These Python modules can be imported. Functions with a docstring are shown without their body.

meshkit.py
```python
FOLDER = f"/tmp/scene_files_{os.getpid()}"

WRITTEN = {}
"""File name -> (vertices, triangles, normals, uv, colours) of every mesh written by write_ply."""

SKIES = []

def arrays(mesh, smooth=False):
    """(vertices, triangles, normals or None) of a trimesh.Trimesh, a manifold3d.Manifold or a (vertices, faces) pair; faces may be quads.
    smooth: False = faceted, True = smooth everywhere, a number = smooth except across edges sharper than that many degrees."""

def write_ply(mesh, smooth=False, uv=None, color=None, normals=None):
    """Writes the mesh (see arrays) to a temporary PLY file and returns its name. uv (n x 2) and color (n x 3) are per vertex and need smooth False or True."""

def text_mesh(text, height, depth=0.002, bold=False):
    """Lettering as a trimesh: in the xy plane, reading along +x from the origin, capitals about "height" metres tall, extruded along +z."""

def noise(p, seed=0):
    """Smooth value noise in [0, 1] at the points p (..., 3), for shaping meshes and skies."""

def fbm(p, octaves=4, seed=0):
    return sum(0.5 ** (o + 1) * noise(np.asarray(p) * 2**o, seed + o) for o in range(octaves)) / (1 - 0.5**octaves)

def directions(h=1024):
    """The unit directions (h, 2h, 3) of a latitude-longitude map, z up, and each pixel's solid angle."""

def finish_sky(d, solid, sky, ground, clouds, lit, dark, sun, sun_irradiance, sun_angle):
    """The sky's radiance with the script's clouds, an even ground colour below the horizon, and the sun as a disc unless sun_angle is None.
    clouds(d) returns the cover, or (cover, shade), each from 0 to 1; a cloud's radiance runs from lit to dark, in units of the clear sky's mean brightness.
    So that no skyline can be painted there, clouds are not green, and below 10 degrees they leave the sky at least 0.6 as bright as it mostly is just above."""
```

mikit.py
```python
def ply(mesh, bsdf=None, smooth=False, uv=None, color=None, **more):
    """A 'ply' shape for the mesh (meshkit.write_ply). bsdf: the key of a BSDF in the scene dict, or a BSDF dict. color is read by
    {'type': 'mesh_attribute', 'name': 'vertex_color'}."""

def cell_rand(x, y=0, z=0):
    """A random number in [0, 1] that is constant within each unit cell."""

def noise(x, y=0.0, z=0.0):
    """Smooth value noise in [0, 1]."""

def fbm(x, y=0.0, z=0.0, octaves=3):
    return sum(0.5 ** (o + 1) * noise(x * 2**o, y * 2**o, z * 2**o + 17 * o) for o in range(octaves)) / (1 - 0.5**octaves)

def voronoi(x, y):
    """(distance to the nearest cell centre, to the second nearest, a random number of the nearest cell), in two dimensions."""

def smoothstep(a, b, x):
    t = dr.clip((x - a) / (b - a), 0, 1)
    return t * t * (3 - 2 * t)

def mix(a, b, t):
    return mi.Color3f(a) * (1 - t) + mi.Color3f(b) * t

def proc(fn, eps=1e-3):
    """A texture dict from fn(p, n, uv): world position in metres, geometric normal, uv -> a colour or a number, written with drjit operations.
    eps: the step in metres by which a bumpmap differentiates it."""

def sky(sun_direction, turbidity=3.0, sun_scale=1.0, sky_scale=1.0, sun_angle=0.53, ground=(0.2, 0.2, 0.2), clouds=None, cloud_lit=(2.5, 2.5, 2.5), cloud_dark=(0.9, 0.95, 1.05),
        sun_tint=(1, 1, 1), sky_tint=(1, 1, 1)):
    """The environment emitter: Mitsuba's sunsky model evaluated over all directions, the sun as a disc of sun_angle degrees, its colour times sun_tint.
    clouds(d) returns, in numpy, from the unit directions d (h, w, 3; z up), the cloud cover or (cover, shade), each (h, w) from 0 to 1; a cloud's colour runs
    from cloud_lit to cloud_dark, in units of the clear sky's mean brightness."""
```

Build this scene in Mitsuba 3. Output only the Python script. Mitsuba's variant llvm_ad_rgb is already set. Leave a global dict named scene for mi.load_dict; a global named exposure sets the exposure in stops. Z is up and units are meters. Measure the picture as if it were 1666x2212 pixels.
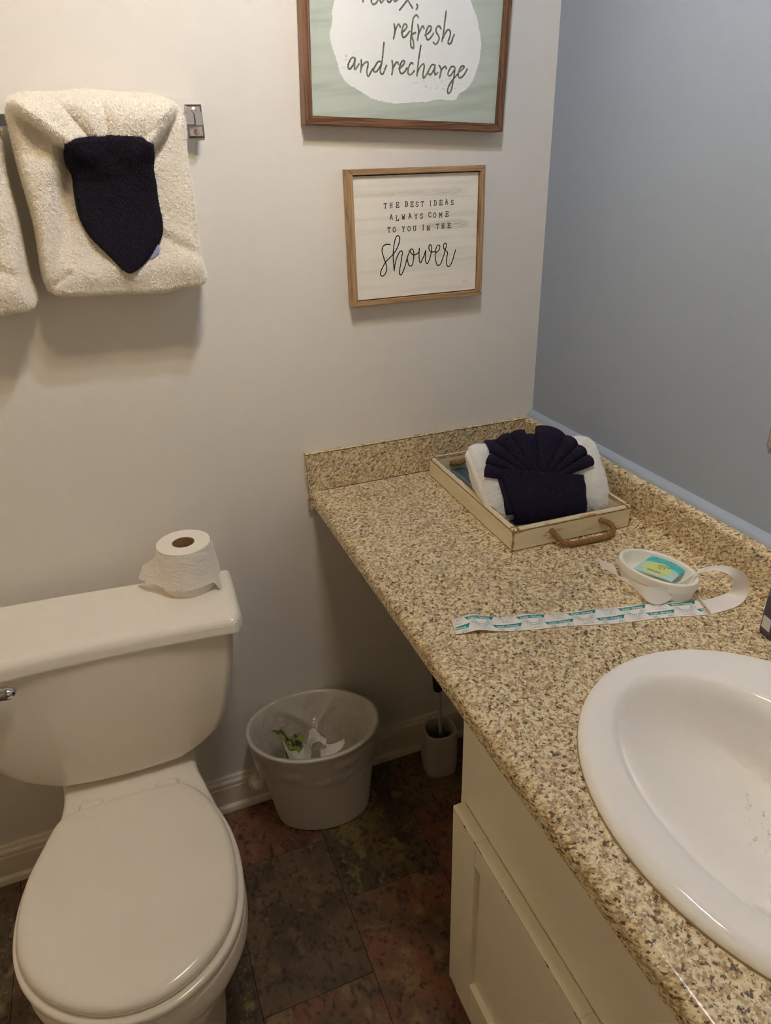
import math
import numpy as np
import trimesh
import manifold3d as m3
import drjit as dr
import mitsuba as mi
import mikit
import meshkit
from mikit import noise, fbm, cell_rand, smoothstep, mix, proc
from shapely.geometry import Polygon, LineString, Point, box as sbox
from shapely.ops import unary_union

T = mi.ScalarTransform4f
exposure = 3.18
scene, labels = {}, {}


def S(r, g, b):
    """sRGB 0-255 -> linear"""
    return [((c / 255) / 12.92 if c / 255 <= 0.04045 else ((c / 255 + 0.055) / 1.055) ** 2.4) for c in (r, g, b)]


# ------------------------------------------------------------------ camera
CAM = np.array([-0.9061, -1.3618, 1.4977])
RIGHT, UP, BACK = (np.array(v) for v in ([0.92849, -0.37037, -0.02643], [0.18836, 0.40858, 0.89308], [-0.31997, -0.83419, 0.44913]))
scene['camera'] = {'type': 'perspective', 'fov': 57.863, 'fov_axis': 'x', 'near_clip': 0.02, 'far_clip': 50.0,
                   'to_world': T().look_at(origin=CAM.tolist(), target=(CAM - BACK).tolist(), up=UP.tolist())}

# ------------------------------------------------------------------ light: a ceiling fitting with three bulbs above the front of the toilet
BULBS = [((-0.550, -0.69, 2.26), (5.55, 6.1, 7.1)), ((-0.610, -0.80, 2.26), (6.25, 5.85, 5.1)), ((-0.685, -0.91, 2.26), (7.4, 5.5, 3.2))]
BULB_R, BULB_GAIN = 0.034, 6.2


# ------------------------------------------------------------------ helpers
def pbsdf(color, rough=0.5, spec=0.5, metal=0.0, **kw):
    d = {'type': 'principled', 'base_color': color if isinstance(color, dict) else {'type': 'rgb', 'value': color}, 'roughness': rough, 'specular': spec, 'metallic': metal}
    d.update(kw)
    return {'type': 'twosided', 'bsdf': d}


def bump(bs, fn, scale, eps=5e-4):
    return {'type': 'bumpmap', 'arbitrary': proc(fn, eps), 'scale': scale, 'bsdf': bs}


def mat(name, bs):
    scene[name] = bs
    return name


def add(key, mesh, m, smooth=False, **kw):
    n, k = 0, key
    while k in scene:
        n += 1
        k = f'{key}_{n:03d}'
    scene[k] = mikit.ply(mesh, m, smooth, **kw)
    return k


def thing(key, label, cat, group=None, kind=None):
    labels[key] = {'label': label, 'category': cat}
    if group:
        labels[key]['group'] = group
    if kind:
        labels[key]['kind'] = kind


def struct(key, label=None):
    labels[key] = {'kind': 'structure'}
    if label:
        labels[key]['label'] = label


def part(key, label):
    labels[key] = {'label': label}


def cat(*ms):
    return trimesh.util.concatenate([as_tm(m) for m in ms])


def as_tm(m):
    if isinstance(m, trimesh.Trimesh):
        return m
    if hasattr(m, 'to_mesh'):
        q = m.to_mesh()
        return trimesh.Trimesh(q.vert_properties[:, :3], q.tri_verts, process=False)
    v, f = np.asarray(m[0], float), np.asarray(m[1], int)
    if f.shape[1] == 4:
        f = np.vstack([f[:, [0, 1, 2]], f[:, [0, 2, 3]]])
    return trimesh.Trimesh(v, f, process=False)


def man(tm):
    return m3.Manifold(m3.Mesh(np.asarray(tm.vertices, np.float32), np.asarray(tm.faces, np.uint32)))


def box(x0, x1, y0, y1, z0, z1, c=0.0):
    """box with chamfered edges"""
    if c <= 0:
        return trimesh.creation.box(bounds=[[x0, y0, z0], [x1, y1, z1]])
    pts = []
    for a in (0, 1):
        for b in (0, 1):
            for d in (0, 1):
                p = np.array([(x0, x1)[a], (y0, y1)[b], (z0, z1)[d]])
                s = np.array([1 - 2 * a, 1 - 2 * b, 1 - 2 * d]) * c
                for k in range(3):
                    q = p + s
                    q[k] = p[k]
                    pts.append(q)
    return trimesh.convex.convex_hull(np.array(pts))


def rbox(x0, x1, y0, y1, z0, z1, r, n=16):
    s = m3.Manifold.sphere(r, n)
    hs = [s.translate((x, y, z)) for x in (x0 + r, x1 - r) for y in (y0 + r, y1 - r) for z in (z0 + r, z1 - r)]
    return as_tm(m3.Manifold.batch_hull(hs))


def loft(rings, cap0=True, cap1=True, closed=True):
    """rings: (k, n, 3) of closed loops -> mesh, end caps as fans"""
    R = np.asarray(rings, float)
    k, n, _ = R.shape
    v = R.reshape(-1, 3)
    f = []
    nn = n if closed else n - 1
    i = np.arange(nn)
    j = (i + 1) % n
    for a in range(k - 1):
        p, q = a * n, (a + 1) * n
        f.append(np.stack([p + i, p + j, q + j], 1))
        f.append(np.stack([p + i, q + j, q + i], 1))
    v = list(v)
    if cap0:
        v.append(R[0].mean(0))
        f.append(np.stack([np.full(nn, len(v) - 1), j, i], 1))
    if cap1:
        v.append(R[-1].mean(0))
        f.append(np.stack([np.full(nn, len(v) - 1), (k - 1) * n + i, (k - 1) * n + j], 1))
    m = trimesh.Trimesh(np.array(v), np.vstack(f), process=False)
    return m


def fix(m):
    m = as_tm(m)
    if m.volume < 0:
        m.invert()
    return m


def grid(P):
    """open sheet from P (a, b, 3)"""
    a, b, _ = P.shape
    i, j = np.meshgrid(np.arange(a - 1), np.arange(b - 1), indexing='ij')
    q = (i * b + j).ravel()
    f = np.vstack([np.stack([q, q + b, q + b + 1], 1), np.stack([q, q + b + 1, q + 1], 1)])
    return trimesh.Trimesh(P.reshape(-1, 3), f, process=False)


def shell(P, Q):
    """closed solid between two sheets of the same grid"""
    a, b, _ = P.shape
    n = a * b
    g = grid(P)
    v = np.vstack([P.reshape(-1, 3), Q.reshape(-1, 3)])
    f = [g.faces, g.faces[:, ::-1] + n]
    idx = np.arange(n).reshape(a, b)
    ring = np.concatenate([idx[0, :-1], idx[:-1, -1], idx[-1, :0:-1], idx[:0:-1, 0]])
    nx = np.roll(ring, -1)
    f.append(np.stack([ring, nx, nx + n], 1))
    f.append(np.stack([ring, nx + n, ring + n], 1))
    return fix(trimesh.Trimesh(v, np.vstack(f), process=False))


def tube(path, r, n=10, caps=True):
    P = np.asarray(path, float)
    r = np.broadcast_to(np.asarray(r, float), len(P))
    t = np.gradient(P, axis=0)
    t /= np.linalg.norm(t, axis=1, keepdims=True) + 1e-12
    u = np.cross(t[0], [0.3, 0.5, 0.8])
    u /= np.linalg.norm(u)
    a = np.arange(n) / n * 2 * np.pi
    rings = []
    for k in range(len(P)):
        u = u - t[k] * (u @ t[k])
        u /= np.linalg.norm(u)
        w = np.cross(t[k], u)
        rings.append(P[k] + r[k] * (np.cos(a)[:, None] * u + np.sin(a)[:, None] * w))
    return fix(loft(rings, caps, caps))


def spline(pts, n, closed=False):
    """Catmull-Rom through pts, n samples"""
    from scipy.interpolate import CubicSpline
    P = np.asarray(pts, float)
    if closed:
        P = np.vstack([P, P[:1]])
    d = np.r_[0, np.cumsum(np.linalg.norm(np.diff(P, axis=0), axis=1) ** 0.7 + 1e-9)]
    c = CubicSpline(d, P, bc_type='periodic' if closed else 'natural')
    return c(np.linspace(0, d[-1], n, endpoint=not closed))


def lathe(prof, n=48, sx=1.0, sy=1.0, cap0=False, cap1=False):
    """prof: (r, z) list -> surface of revolution"""
    a = np.arange(n) / n * 2 * np.pi
    rings = [np.stack([r * sx * np.cos(a), r * sy * np.sin(a), np.full(n, z)], 1) for r, z in prof]
    return loft(rings, cap0, cap1)


def prism(poly, h):
    gs = getattr(poly, 'geoms', [poly])
    return cat(*[trimesh.creation.extrude_polygon(g, h, engine='earcut') for g in gs if g.area > 0])


def rot2(x, y, a):
    return x * math.cos(a) - y * math.sin(a), x * math.sin(a) + y * math.cos(a)


def xf(m, deg=0.0, loc=(0, 0, 0), axis=(0, 0, 1)):
    m = as_tm(m).copy()
    if deg:
        m.apply_transform(trimesh.transformations.rotation_matrix(math.radians(deg), axis))
    m.apply_translation(loc)
    return m


def on_wall(m, y):
    """a flat mesh drawn in x, y with thickness along z -> upright against the wall behind y, thickness towards the room"""
    m = as_tm(m).copy()
    v = m.vertices.copy()
    m.vertices = np.stack([v[:, 0], y - v[:, 2], v[:, 1]], 1)
    return fix(m)


def pile(mesh, n, length, width, seed, keep=None, droop=0.35, spread=0.8):
    """short terry loops: one small triangle each, standing off the surface"""
    r = np.random.default_rng(seed)
    m = as_tm(mesh)
    v, f = np.asarray(m.vertices), np.asarray(m.faces)
    c = np.cross(v[f[:, 1]] - v[f[:, 0]], v[f[:, 2]] - v[f[:, 0]])
    a = np.linalg.norm(c, axis=1)
    nf = c / np.maximum(a, 1e-12)[:, None]
    if keep is not None:
        a = a * keep(v[f].mean(1), nf)
    k = r.choice(len(f), n, p=a / a.sum())
    w = r.dirichlet((1, 1, 1), n)
    p = np.einsum('ni,nij->nj', w, v[f[k]])
    nn = nf[k]
    d = nn + spread * r.normal(size=(n, 3)) * 0.6 + np.array([0, 0, -droop])
    d /= np.linalg.norm(d, axis=1, keepdims=True)
    s = np.cross(d, r.normal(size=(n, 3)))
    s /= np.linalg.norm(s, axis=1, keepdims=True)
    L = length * r.uniform(0.6, 1.2, (n, 1))
    p = p - nn * 0.0004
    vv = np.stack([p - s * width / 2, p + s * width / 2, p + d * L], 1).reshape(-1, 3)
    return trimesh.Trimesh(vv, np.arange(3 * n).reshape(-1, 3), process=False)


def add_pile(key, *args, m='pile_white', **kw):
    k = add(key, pile(*args, **kw), m)
    labels[k] = {'label': 'short terry loops', 'kind': 'stuff'}


# ------------------------------------------------------------------ materials
def wall_bump(p, n, uv):
    return fbm(p.x * 190 + 3, p.y * 190 + 7, p.z * 190 + 5, 2) * 0.6 + noise(p.x * 60, p.y * 60 + 3, p.z * 60) * 0.4


mat('paint_cream', bump(pbsdf(S(221, 217, 211), 0.55, 0.3), wall_bump, 0.0006))
mat('paint_blue', bump(pbsdf(S(150, 161, 177), 0.5, 0.35), wall_bump, 0.0005))
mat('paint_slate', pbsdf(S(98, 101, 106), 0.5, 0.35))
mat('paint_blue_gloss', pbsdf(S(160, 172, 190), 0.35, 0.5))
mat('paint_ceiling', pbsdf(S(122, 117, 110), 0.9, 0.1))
mat('paint_ivory', pbsdf(S(230, 213, 180), 0.6, 0.3))
mat('trim_white', pbsdf(S(226, 219, 202), 0.28, 0.5))
mat('door_white', pbsdf(S(226, 226, 224), 0.35, 0.45))
mat('cabinet_paint', None)


def cab_color(p, n, uv):
    c = mix(S(226, 219, 200), S(216, 208, 186), fbm(p.x * 9, p.y * 9, p.z * 9, 3))
    # paint knocked off the upper edge of the door: ragged chips
    k = smoothstep(0.63, 0.66, noise(p.y * 55 + 11, p.x * 40, p.z * 130) * 0.6 + 0.4 * noise(p.y * 260, p.x * 50, p.z * 400))
    band = dr.select((p.z > 0.6015) & (p.z < 0.607) & (p.x < -0.5485), mi.Float(1), mi.Float(0))
    return mix(c, S(92, 72, 48), k * band)


scene['cabinet_paint'] = pbsdf(proc(cab_color), 0.38, 0.45)


def granite(p, n, uv):
    a, b = 0.83, 0.56
    x, y, z = p.x * a + p.y * b + p.z * 0.21, -p.x * b * 0.93 + p.y * a + p.z * 0.37, p.z * 0.9 - p.x * 0.31 + p.y * 0.18
    wx = noise(x * 120, y * 120, z * 120) * 0.002
    x, y, z = (x + wx) * 2.35, (y - wx) * 2.35, (z + wx) * 2.35
    c = mix(S(228, 213, 176), S(182, 156, 114), smoothstep(0.36, 0.66, fbm(x * 85, y * 85, z * 85, 3)))
    c = mix(c, S(178, 160, 134), smoothstep(0.54, 0.74, fbm(x * 22 + 31, y * 22 + 5, z * 22, 3)) * 0.55)
    c = mix(c, S(236, 227, 203), smoothstep(0.57, 0.70, fbm(x * 150 + 9, y * 150, z * 150 + 4, 2)) * 0.8)
    c = mix(c, S(140, 110, 76), smoothstep(0.56, 0.70, fbm(x * 120 + 2, y * 120 + 41, z * 120, 3)) * 0.75)
    dens = 0.05 * (fbm(x * 9 + 3, y * 9, z * 9 + 1, 2) - 0.5)
    c = mix(c, S(78, 58, 42), smoothstep(0.598, 0.69, fbm(x * 105, y * 112 + 13, z * 112 + 3, 4) + dens) * 0.9)
    c = mix(c, S(64, 48, 36), smoothstep(0.78, 0.86, noise(x * 230 + 5, y * 230, z * 230)) * 0.75)
    return c * (0.86 + 0.28 * fbm(x * 300, y * 300 + 7, z * 300, 2))


mat('laminate', pbsdf(proc(granite), 0.2, 0.45))
mat('laminate_seam', pbsdf(S(78, 58, 38), 0.5, 0.3))
mat('porcelain', pbsdf(S(234, 228, 217), 0.07, 0.5))
mat('toilet_seat_plastic', pbsdf(S(230, 223, 210), 0.16, 0.5))
mat('sink_white', pbsdf(S(240, 238, 236), 0.06, 0.5))
mat('chrome', {'type': 'twosided', 'bsdf': {'type': 'roughconductor', 'material': 'Cr', 'alpha': 0.05}})
mat('brass', {'type': 'twosided', 'bsdf': {'type': 'roughconductor', 'material': 'Cu', 'alpha': 0.2}})
mat('steel_brushed', {'type': 'twosided', 'bsdf': {'type': 'roughconductor', 'material': 'Cr', 'alpha': 0.25}})
mat('white_plastic', pbsdf(S(226, 220, 212), 0.3, 0.5))
mat('bin_plastic', pbsdf(S(222, 215, 206), 0.35, 0.45))
mat('grey_plastic', pbsdf(S(176, 168, 160), 0.4, 0.4))
mat('dark_plastic', pbsdf(S(34, 34, 40), 0.4, 0.4))
mat('bristle', pbsdf(S(70, 66, 64), 0.9, 0.1))
mat('dark_drain', pbsdf(S(58, 60, 58), 0.3, 0.5))
mat('sealant', pbsdf(S(150, 128, 98), 0.6, 0.3))


def terry_bump(p, n, uv):
    return noise(p.x * 620, p.y * 620 + 3, p.z * 620) * 0.6 + noise(p.x * 1300 + 7, p.y * 1300, p.z * 1300) * 0.4


def terry_white(p, n, uv):
    return mix(S(240, 236, 227), S(226, 220, 208), noise(p.x * 420, p.y * 420, p.z * 420))


def terry_navy(p, n, uv):
    k = noise(p.x * 700, p.y * 700, p.z * 700)
    return mix(mix(S(32, 30, 48), S(45, 42, 64), k), S(84, 80, 100), smoothstep(0.80, 0.92, noise(p.x * 900 + 4, p.y * 900, p.z * 900)) * 0.5)


mat('terry_white', bump(pbsdf(proc(terry_white), 0.95, 0.1, sheen=0.4), terry_bump, 0.0018, 3e-4))
mat('pile_bright', pbsdf(S(242, 242, 242), 0.95, 0.1))
mat('terry_bright', bump(pbsdf(S(240, 240, 240), 0.95, 0.1, sheen=0.4), terry_bump, 0.0018, 3e-4))
mat('pile_white', pbsdf(S(240, 236, 228), 0.95, 0.1))
mat('pile_navy', pbsdf(S(48, 45, 66), 0.95, 0.08))
mat('pile_navy_wall', pbsdf(S(43, 39, 51), 0.95, 0.08))
mat('terry_navy', bump(pbsdf(proc(terry_navy), 0.95, 0.08, sheen=0.3), terry_bump, 0.0014, 3e-4))
mat('navy_hem', bump(pbsdf(S(43, 36, 58), 0.9, 0.1, sheen=0.4), terry_bump, 0.0005, 3e-4))
mat('navy_wall', bump(pbsdf(proc(lambda p, n, uv: mix(S(29, 26, 36), S(41, 37, 48), noise(p.x * 700, p.y * 700, p.z * 700))), 0.95, 0.08, sheen=0.3), terry_bump, 0.0014, 3e-4))
mat('pale_tag', pbsdf(S(150, 162, 205), 0.7, 0.2))


def wood(c0, c1, gx, gz):
    def fn(p, n, uv):
        w = noise(p.x * 18, p.y * 18, p.z * 18) * 2.5
        g = fbm(p.x * gx + w, p.y * 90, p.z * gz + w * 1.3, 3)
        return mix(c0, c1, smoothstep(0.3, 0.7, g))
    return fn


mat('brown_wood_h', pbsdf(proc(wood(S(90, 61, 42), S(130, 92, 66), 14, 420)), 0.45, 0.4))
mat('brown_wood_v', pbsdf(proc(wood(S(90, 61, 42), S(130, 92, 66), 420, 14)), 0.45, 0.4))
mat('oak_h', pbsdf(proc(wood(S(146, 115, 82), S(181, 149, 112), 12, 420)), 0.5, 0.35))
mat('oak_v', pbsdf(proc(wood(S(146, 115, 82), S(181, 149, 112), 420, 12)), 0.5, 0.35))


def whitewash(p, n, uv):
    g = fbm(p.x * 7, 1.7, p.z * 95, 3)
    c = mix(S(236, 231, 220), S(212, 205, 190), smoothstep(0.40, 0.85, g) * 0.55)
    k = smoothstep(0.74, 0.86, noise(p.x * 9 + 3, 0.5, p.z * 34)) * noise(p.x * 120, 0.2, p.z * 700)
    c = mix(c, S(176, 166, 146), k * 0.8)
    return c


def sage(p, n, uv):
    g = fbm(p.x * 6 + p.z * 2.0, 4.2, p.z * 70 - p.x * 6, 3)
    return mix(S(186, 195, 184), S(170, 180, 167), smoothstep(0.40, 0.85, g))


mat('whitewash', pbsdf(proc(whitewash), 0.6, 0.3))
mat('sage_board', pbsdf(proc(sage), 0.6, 0.3))
mat('print_white', pbsdf(S(232, 234, 232), 0.6, 0.3))
mat('print_olive', pbsdf(proc(lambda p, n, uv: mix(S(92, 98, 84), S(122, 128, 112), smoothstep(0.4, 0.7, noise(p.x * 260, 1.0, p.z * 200)))), 0.7, 0.2))
mat('print_black', pbsdf(S(24, 22, 22), 0.6, 0.3))
mat('print_grey', pbsdf(S(74, 70, 64), 0.7, 0.2))

TRAY_O, TRAY_A = np.array([-0.1680, -0.2330]), math.radians(-1.7)
TW, TL, TH = 0.1275, 0.1905, 0.0455


def tray_color(p, n, uv):
    ca, sa = math.cos(-TRAY_A), math.sin(-TRAY_A)
    x, y = p.x - float(TRAY_O[0]), p.y - float(TRAY_O[1])
    u, v = x * ca - y * sa, x * sa + y * ca
    z = p.z - 0.857
    c = mix(S(226, 216, 190), S(206, 194, 164), fbm(u * 20, v * 20, z * 60, 3))
    r = fbm(u * 160, v * 160, z * 160, 3)
    # sanded-through edges, brown wood
    ex, ey = dr.abs(dr.abs(u) - TW), dr.abs(dr.abs(v) - TL)
    corner = smoothstep(0.0045, 0.001, dr.maximum(ex, ey) + (r - 0.5) * 0.006)
    topout = smoothstep(0.0022, 0.0006, dr.abs(z - 0.0405) + (r - 0.5) * 0.003) * dr.select(dr.minimum(ex, ey) < 0.0032, mi.Float(1), mi.Float(0))
    inner = dr.minimum(dr.abs(ex - 0.0105), dr.abs(ey - 0.0105))
    topin = smoothstep(0.0036, 0.0012, inner + (r - 0.5) * 0.004) * dr.select(z > 0.0405, mi.Float(1), mi.Float(0))
    c = mix(c, S(128, 92, 52), dr.maximum(dr.maximum(corner, topout), topin) * 0.9)
    # rubbed patches on the short face
    w = smoothstep(0.56, 0.66, fbm(u * 26 + 3, v * 3, z * 150 + 2, 3)) * smoothstep(0.45, 0.6, noise(u * 28 + 1.3, 0.5, z * 20))
    w = w * dr.select(ey < 0.002, mi.Float(1), mi.Float(0.12))
    return mix(c, S(164, 126, 78), w * 0.85)


mat('tray_paint', pbsdf(proc(tray_color), 0.5, 0.35))
mat('tray_floor', pbsdf(proc(lambda p, n, uv: mix(S(70, 88, 98), S(126, 146, 152), smoothstep(0.4, 0.7, fbm(p.x * 160, p.y * 14, 0.3, 3)))), 0.5, 0.35))
mat('jute', bump(pbsdf(proc(lambda p, n, uv: mix(S(166, 130, 90), S(116, 84, 54), fbm(p.x * 300, p.y * 300, p.z * 300, 2))), 0.9, 0.1), terry_bump, 0.0008, 3e-4))


def floor_mat(a, b, c, s):
    def fn(p, n, uv):
        x, y = p.x + s, p.y - s * 0.7
        k = mix(a, b, smoothstep(0.32, 0.66, fbm(x * 16, y * 16, s, 4)))
        k = mix(k, c, smoothstep(0.52, 0.74, fbm(x * 34 + 5, y * 30, s + 2, 4)) * 0.8)
        k = mix(k, S(52, 42, 36), smoothstep(0.50, 0.74, fbm(x * 120, y * 100 + 9, s, 4)) * 0.7)
        k = k * (0.82 + 0.36 * fbm(x * 260, y * 260, s, 2))
        return mix(k, S(150, 122, 92), smoothstep(0.70, 0.80, fbm(x * 160, y * 120 + 3, s, 2)) * 0.45)
    return pbsdf(proc(fn), 0.38, 0.4)


mat('tile_brown', floor_mat(S(116, 94, 74), S(92, 76, 60), S(132, 110, 84), 0.3))
mat('tile_red', floor_mat(S(130, 88, 72), S(100, 74, 61), S(140, 108, 82), 1.7))
mat('tile_ochre', floor_mat(S(108, 92, 66), S(84, 73, 57), S(138, 122, 78), 2.9))
mat('tile_mixed', floor_mat(S(136, 94, 72), S(96, 80, 64), S(146, 126, 90), 4.3))
mat('floor_joint', pbsdf(S(26, 21, 18), 0.8, 0.2))
mat('tissue', bump(pbsdf(S(232, 227, 218), 0.9, 0.1), lambda p, n, uv: fbm(p.x * 200, p.y * 200, p.z * 420, 3), 0.0022, 4e-4))
mat('tissue_flat', pbsdf(S(232, 227, 218), 0.9, 0.1))
mat('cardboard', pbsdf(S(150, 116, 84), 0.9, 0.1))
mat('paper_band', {'type': 'twosided', 'bsdf': {'type': 'principled', 'base_color': {'type': 'rgb', 'value': S(232, 230, 228)}, 'roughness': 0.6, 'specular': 0.3}})
mat('print_teal', pbsdf(S(22, 132, 138), 0.6, 0.3))
mat('print_tan', pbsdf(S(196, 176, 148), 0.6, 0.3))
mat('dish_white', pbsdf(S(234, 231, 226), 0.3, 0.5))


def sachet(p, n, uv):
    u, v = uv.x, uv.y
    k = fbm(u * 9, v * 9, 0.5, 3)
    teal = mix(S(40, 168, 176), S(96, 200, 200), fbm(u * 5 + 3, v * 6, 1.5, 3))
    pale = mix(S(160, 206, 204), S(188, 220, 216), k)
    c = mix(pale, teal, smoothstep(0.50, 0.58, v + (k - 0.5) * 0.30))
    ang = dr.atan2(v - 0.36, u - 0.47)
    r = dr.sqrt(dr.square((u - 0.47) / 0.36) + dr.square((v - 0.34) / 0.31))
    edge = 1.0 + 0.06 * dr.sin(ang * 15)
    return mix(c, mix(S(198, 214, 132), S(214, 224, 158), k), smoothstep(0.06, -0.02, r - edge))


mat('sachet_print', pbsdf(proc(sachet), 0.25, 0.5))
mat('sachet_seal', pbsdf(S(36, 150, 158), 0.3, 0.5))
mat('film', {'type': 'thindielectric', 'int_ior': 1.5})
mat('rubbish_green', pbsdf(proc(lambda p, n, uv: mix(S(142, 150, 76), S(58, 66, 46), smoothstep(0.42, 0.6, fbm(p.x * 90, p.y * 90, p.z * 90, 2)))), 0.35, 0.4))
mat('rubbish_pale', pbsdf(proc(lambda p, n, uv: mix(S(206, 208, 196), S(140, 152, 108), smoothstep(0.58, 0.74, fbm(p.x * 60 + 3, p.y * 60, p.z * 60, 2)))), 0.5, 0.3))
mat('bottle_dark', pbsdf(S(60, 56, 72), 0.15, 0.5))
mat('bottle_label', pbsdf(S(196, 194, 196), 0.4, 0.4))
mat('hair_dark', pbsdf(S(50, 36, 28), 0.7, 0.2))
mat('water', pbsdf(S(226, 226, 226), 0.03, 0.9))

H = 0.857           # top of the counter

# ------------------------------------------------------------------ the room
XL, YF, ZC = -1.62, -2.15, 2.45
add('wall_back', box(XL - 0.1, 0.1, 0, 0.1, -0.05, ZC), 'paint_cream'); struct('wall_back', 'white painted wall behind the toilet with two framed signs')
add('wall_right', box(0, 0.1, YF - 0.1, 0.1, -0.05, ZC), 'paint_blue'); struct('wall_right', 'blue painted wall along the counter')
add('wall_left', box(XL - 0.1, XL, YF - 0.1, 0.1, -0.05, ZC), 'paint_ivory'); struct('wall_left')
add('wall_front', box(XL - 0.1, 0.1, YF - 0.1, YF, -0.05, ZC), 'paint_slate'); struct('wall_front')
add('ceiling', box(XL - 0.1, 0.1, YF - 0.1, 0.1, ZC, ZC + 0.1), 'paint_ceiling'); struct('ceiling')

# white panelled door behind the camera: it is what the chrome fittings mirror
d0, d1 = -0.84, -0.10
leaf = [box(d0, d1, YF, YF + 0.012, 0.01, 2.03)]
for a_, b_ in ((d0, d0 + 0.11), (d1 - 0.11, d1), (-0.52, -0.42)):
    leaf.append(box(a_, b_, YF + 0.0115, YF + 0.022, 0.01, 2.03, 0.002))
for a_, b_ in ((0.01, 0.22), (0.86, 1.02), (1.90, 2.03)):
    leaf.append(box(d0 + 0.105, d1 - 0.105, YF + 0.0115, YF + 0.0215, a_, b_, 0.002))
add('door_1', cat(*leaf), 'door_white'); struct('door_1')
add('trim_2', cat(box(d0 - 0.07, d0 - 0.004, YF, YF + 0.026, 0, 2.04, 0.003), box(d1 + 0.004, d1 + 0.07, YF, YF + 0.026, 0, 2.04, 0.003), box(d0 - 0.07, d1 + 0.07, YF, YF + 0.026, 2.0405, 2.105, 0.003)), 'door_white'); struct('trim_2')

# floor: dark joint bed and one bevelled vinyl stone tile after another
add('floor', box(XL, 0, YF, 0, -0.05, -0.0016), 'floor_joint'); struct('floor', 'dark brown stone look tile floor')
TX, TY, TSX, TSY = -0.6456, -0.1936, 0.2325, 0.3434
tones = {(0, 0): 'tile_red', (0, 1): 'tile_brown', (0, 2): 'tile_mixed', (1, 0): 'tile_ochre', (1, 1): 'tile_mixed', (1, 2): 'tile_red', (-1, 1): 'tile_ochre', (-1, 2): 'tile_ochre', (2, 0): 'tile_brown', (2, 1): 'tile_red',
         (-1, 0): 'tile_brown', (-2, 0): 'tile_red', (-2, 1): 'tile_brown', (-2, 2): 'tile_red'}
names = ['tile_brown', 'tile_red', 'tile_ochre', 'tile_mixed']
trng = np.random.default_rng(4)
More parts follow.
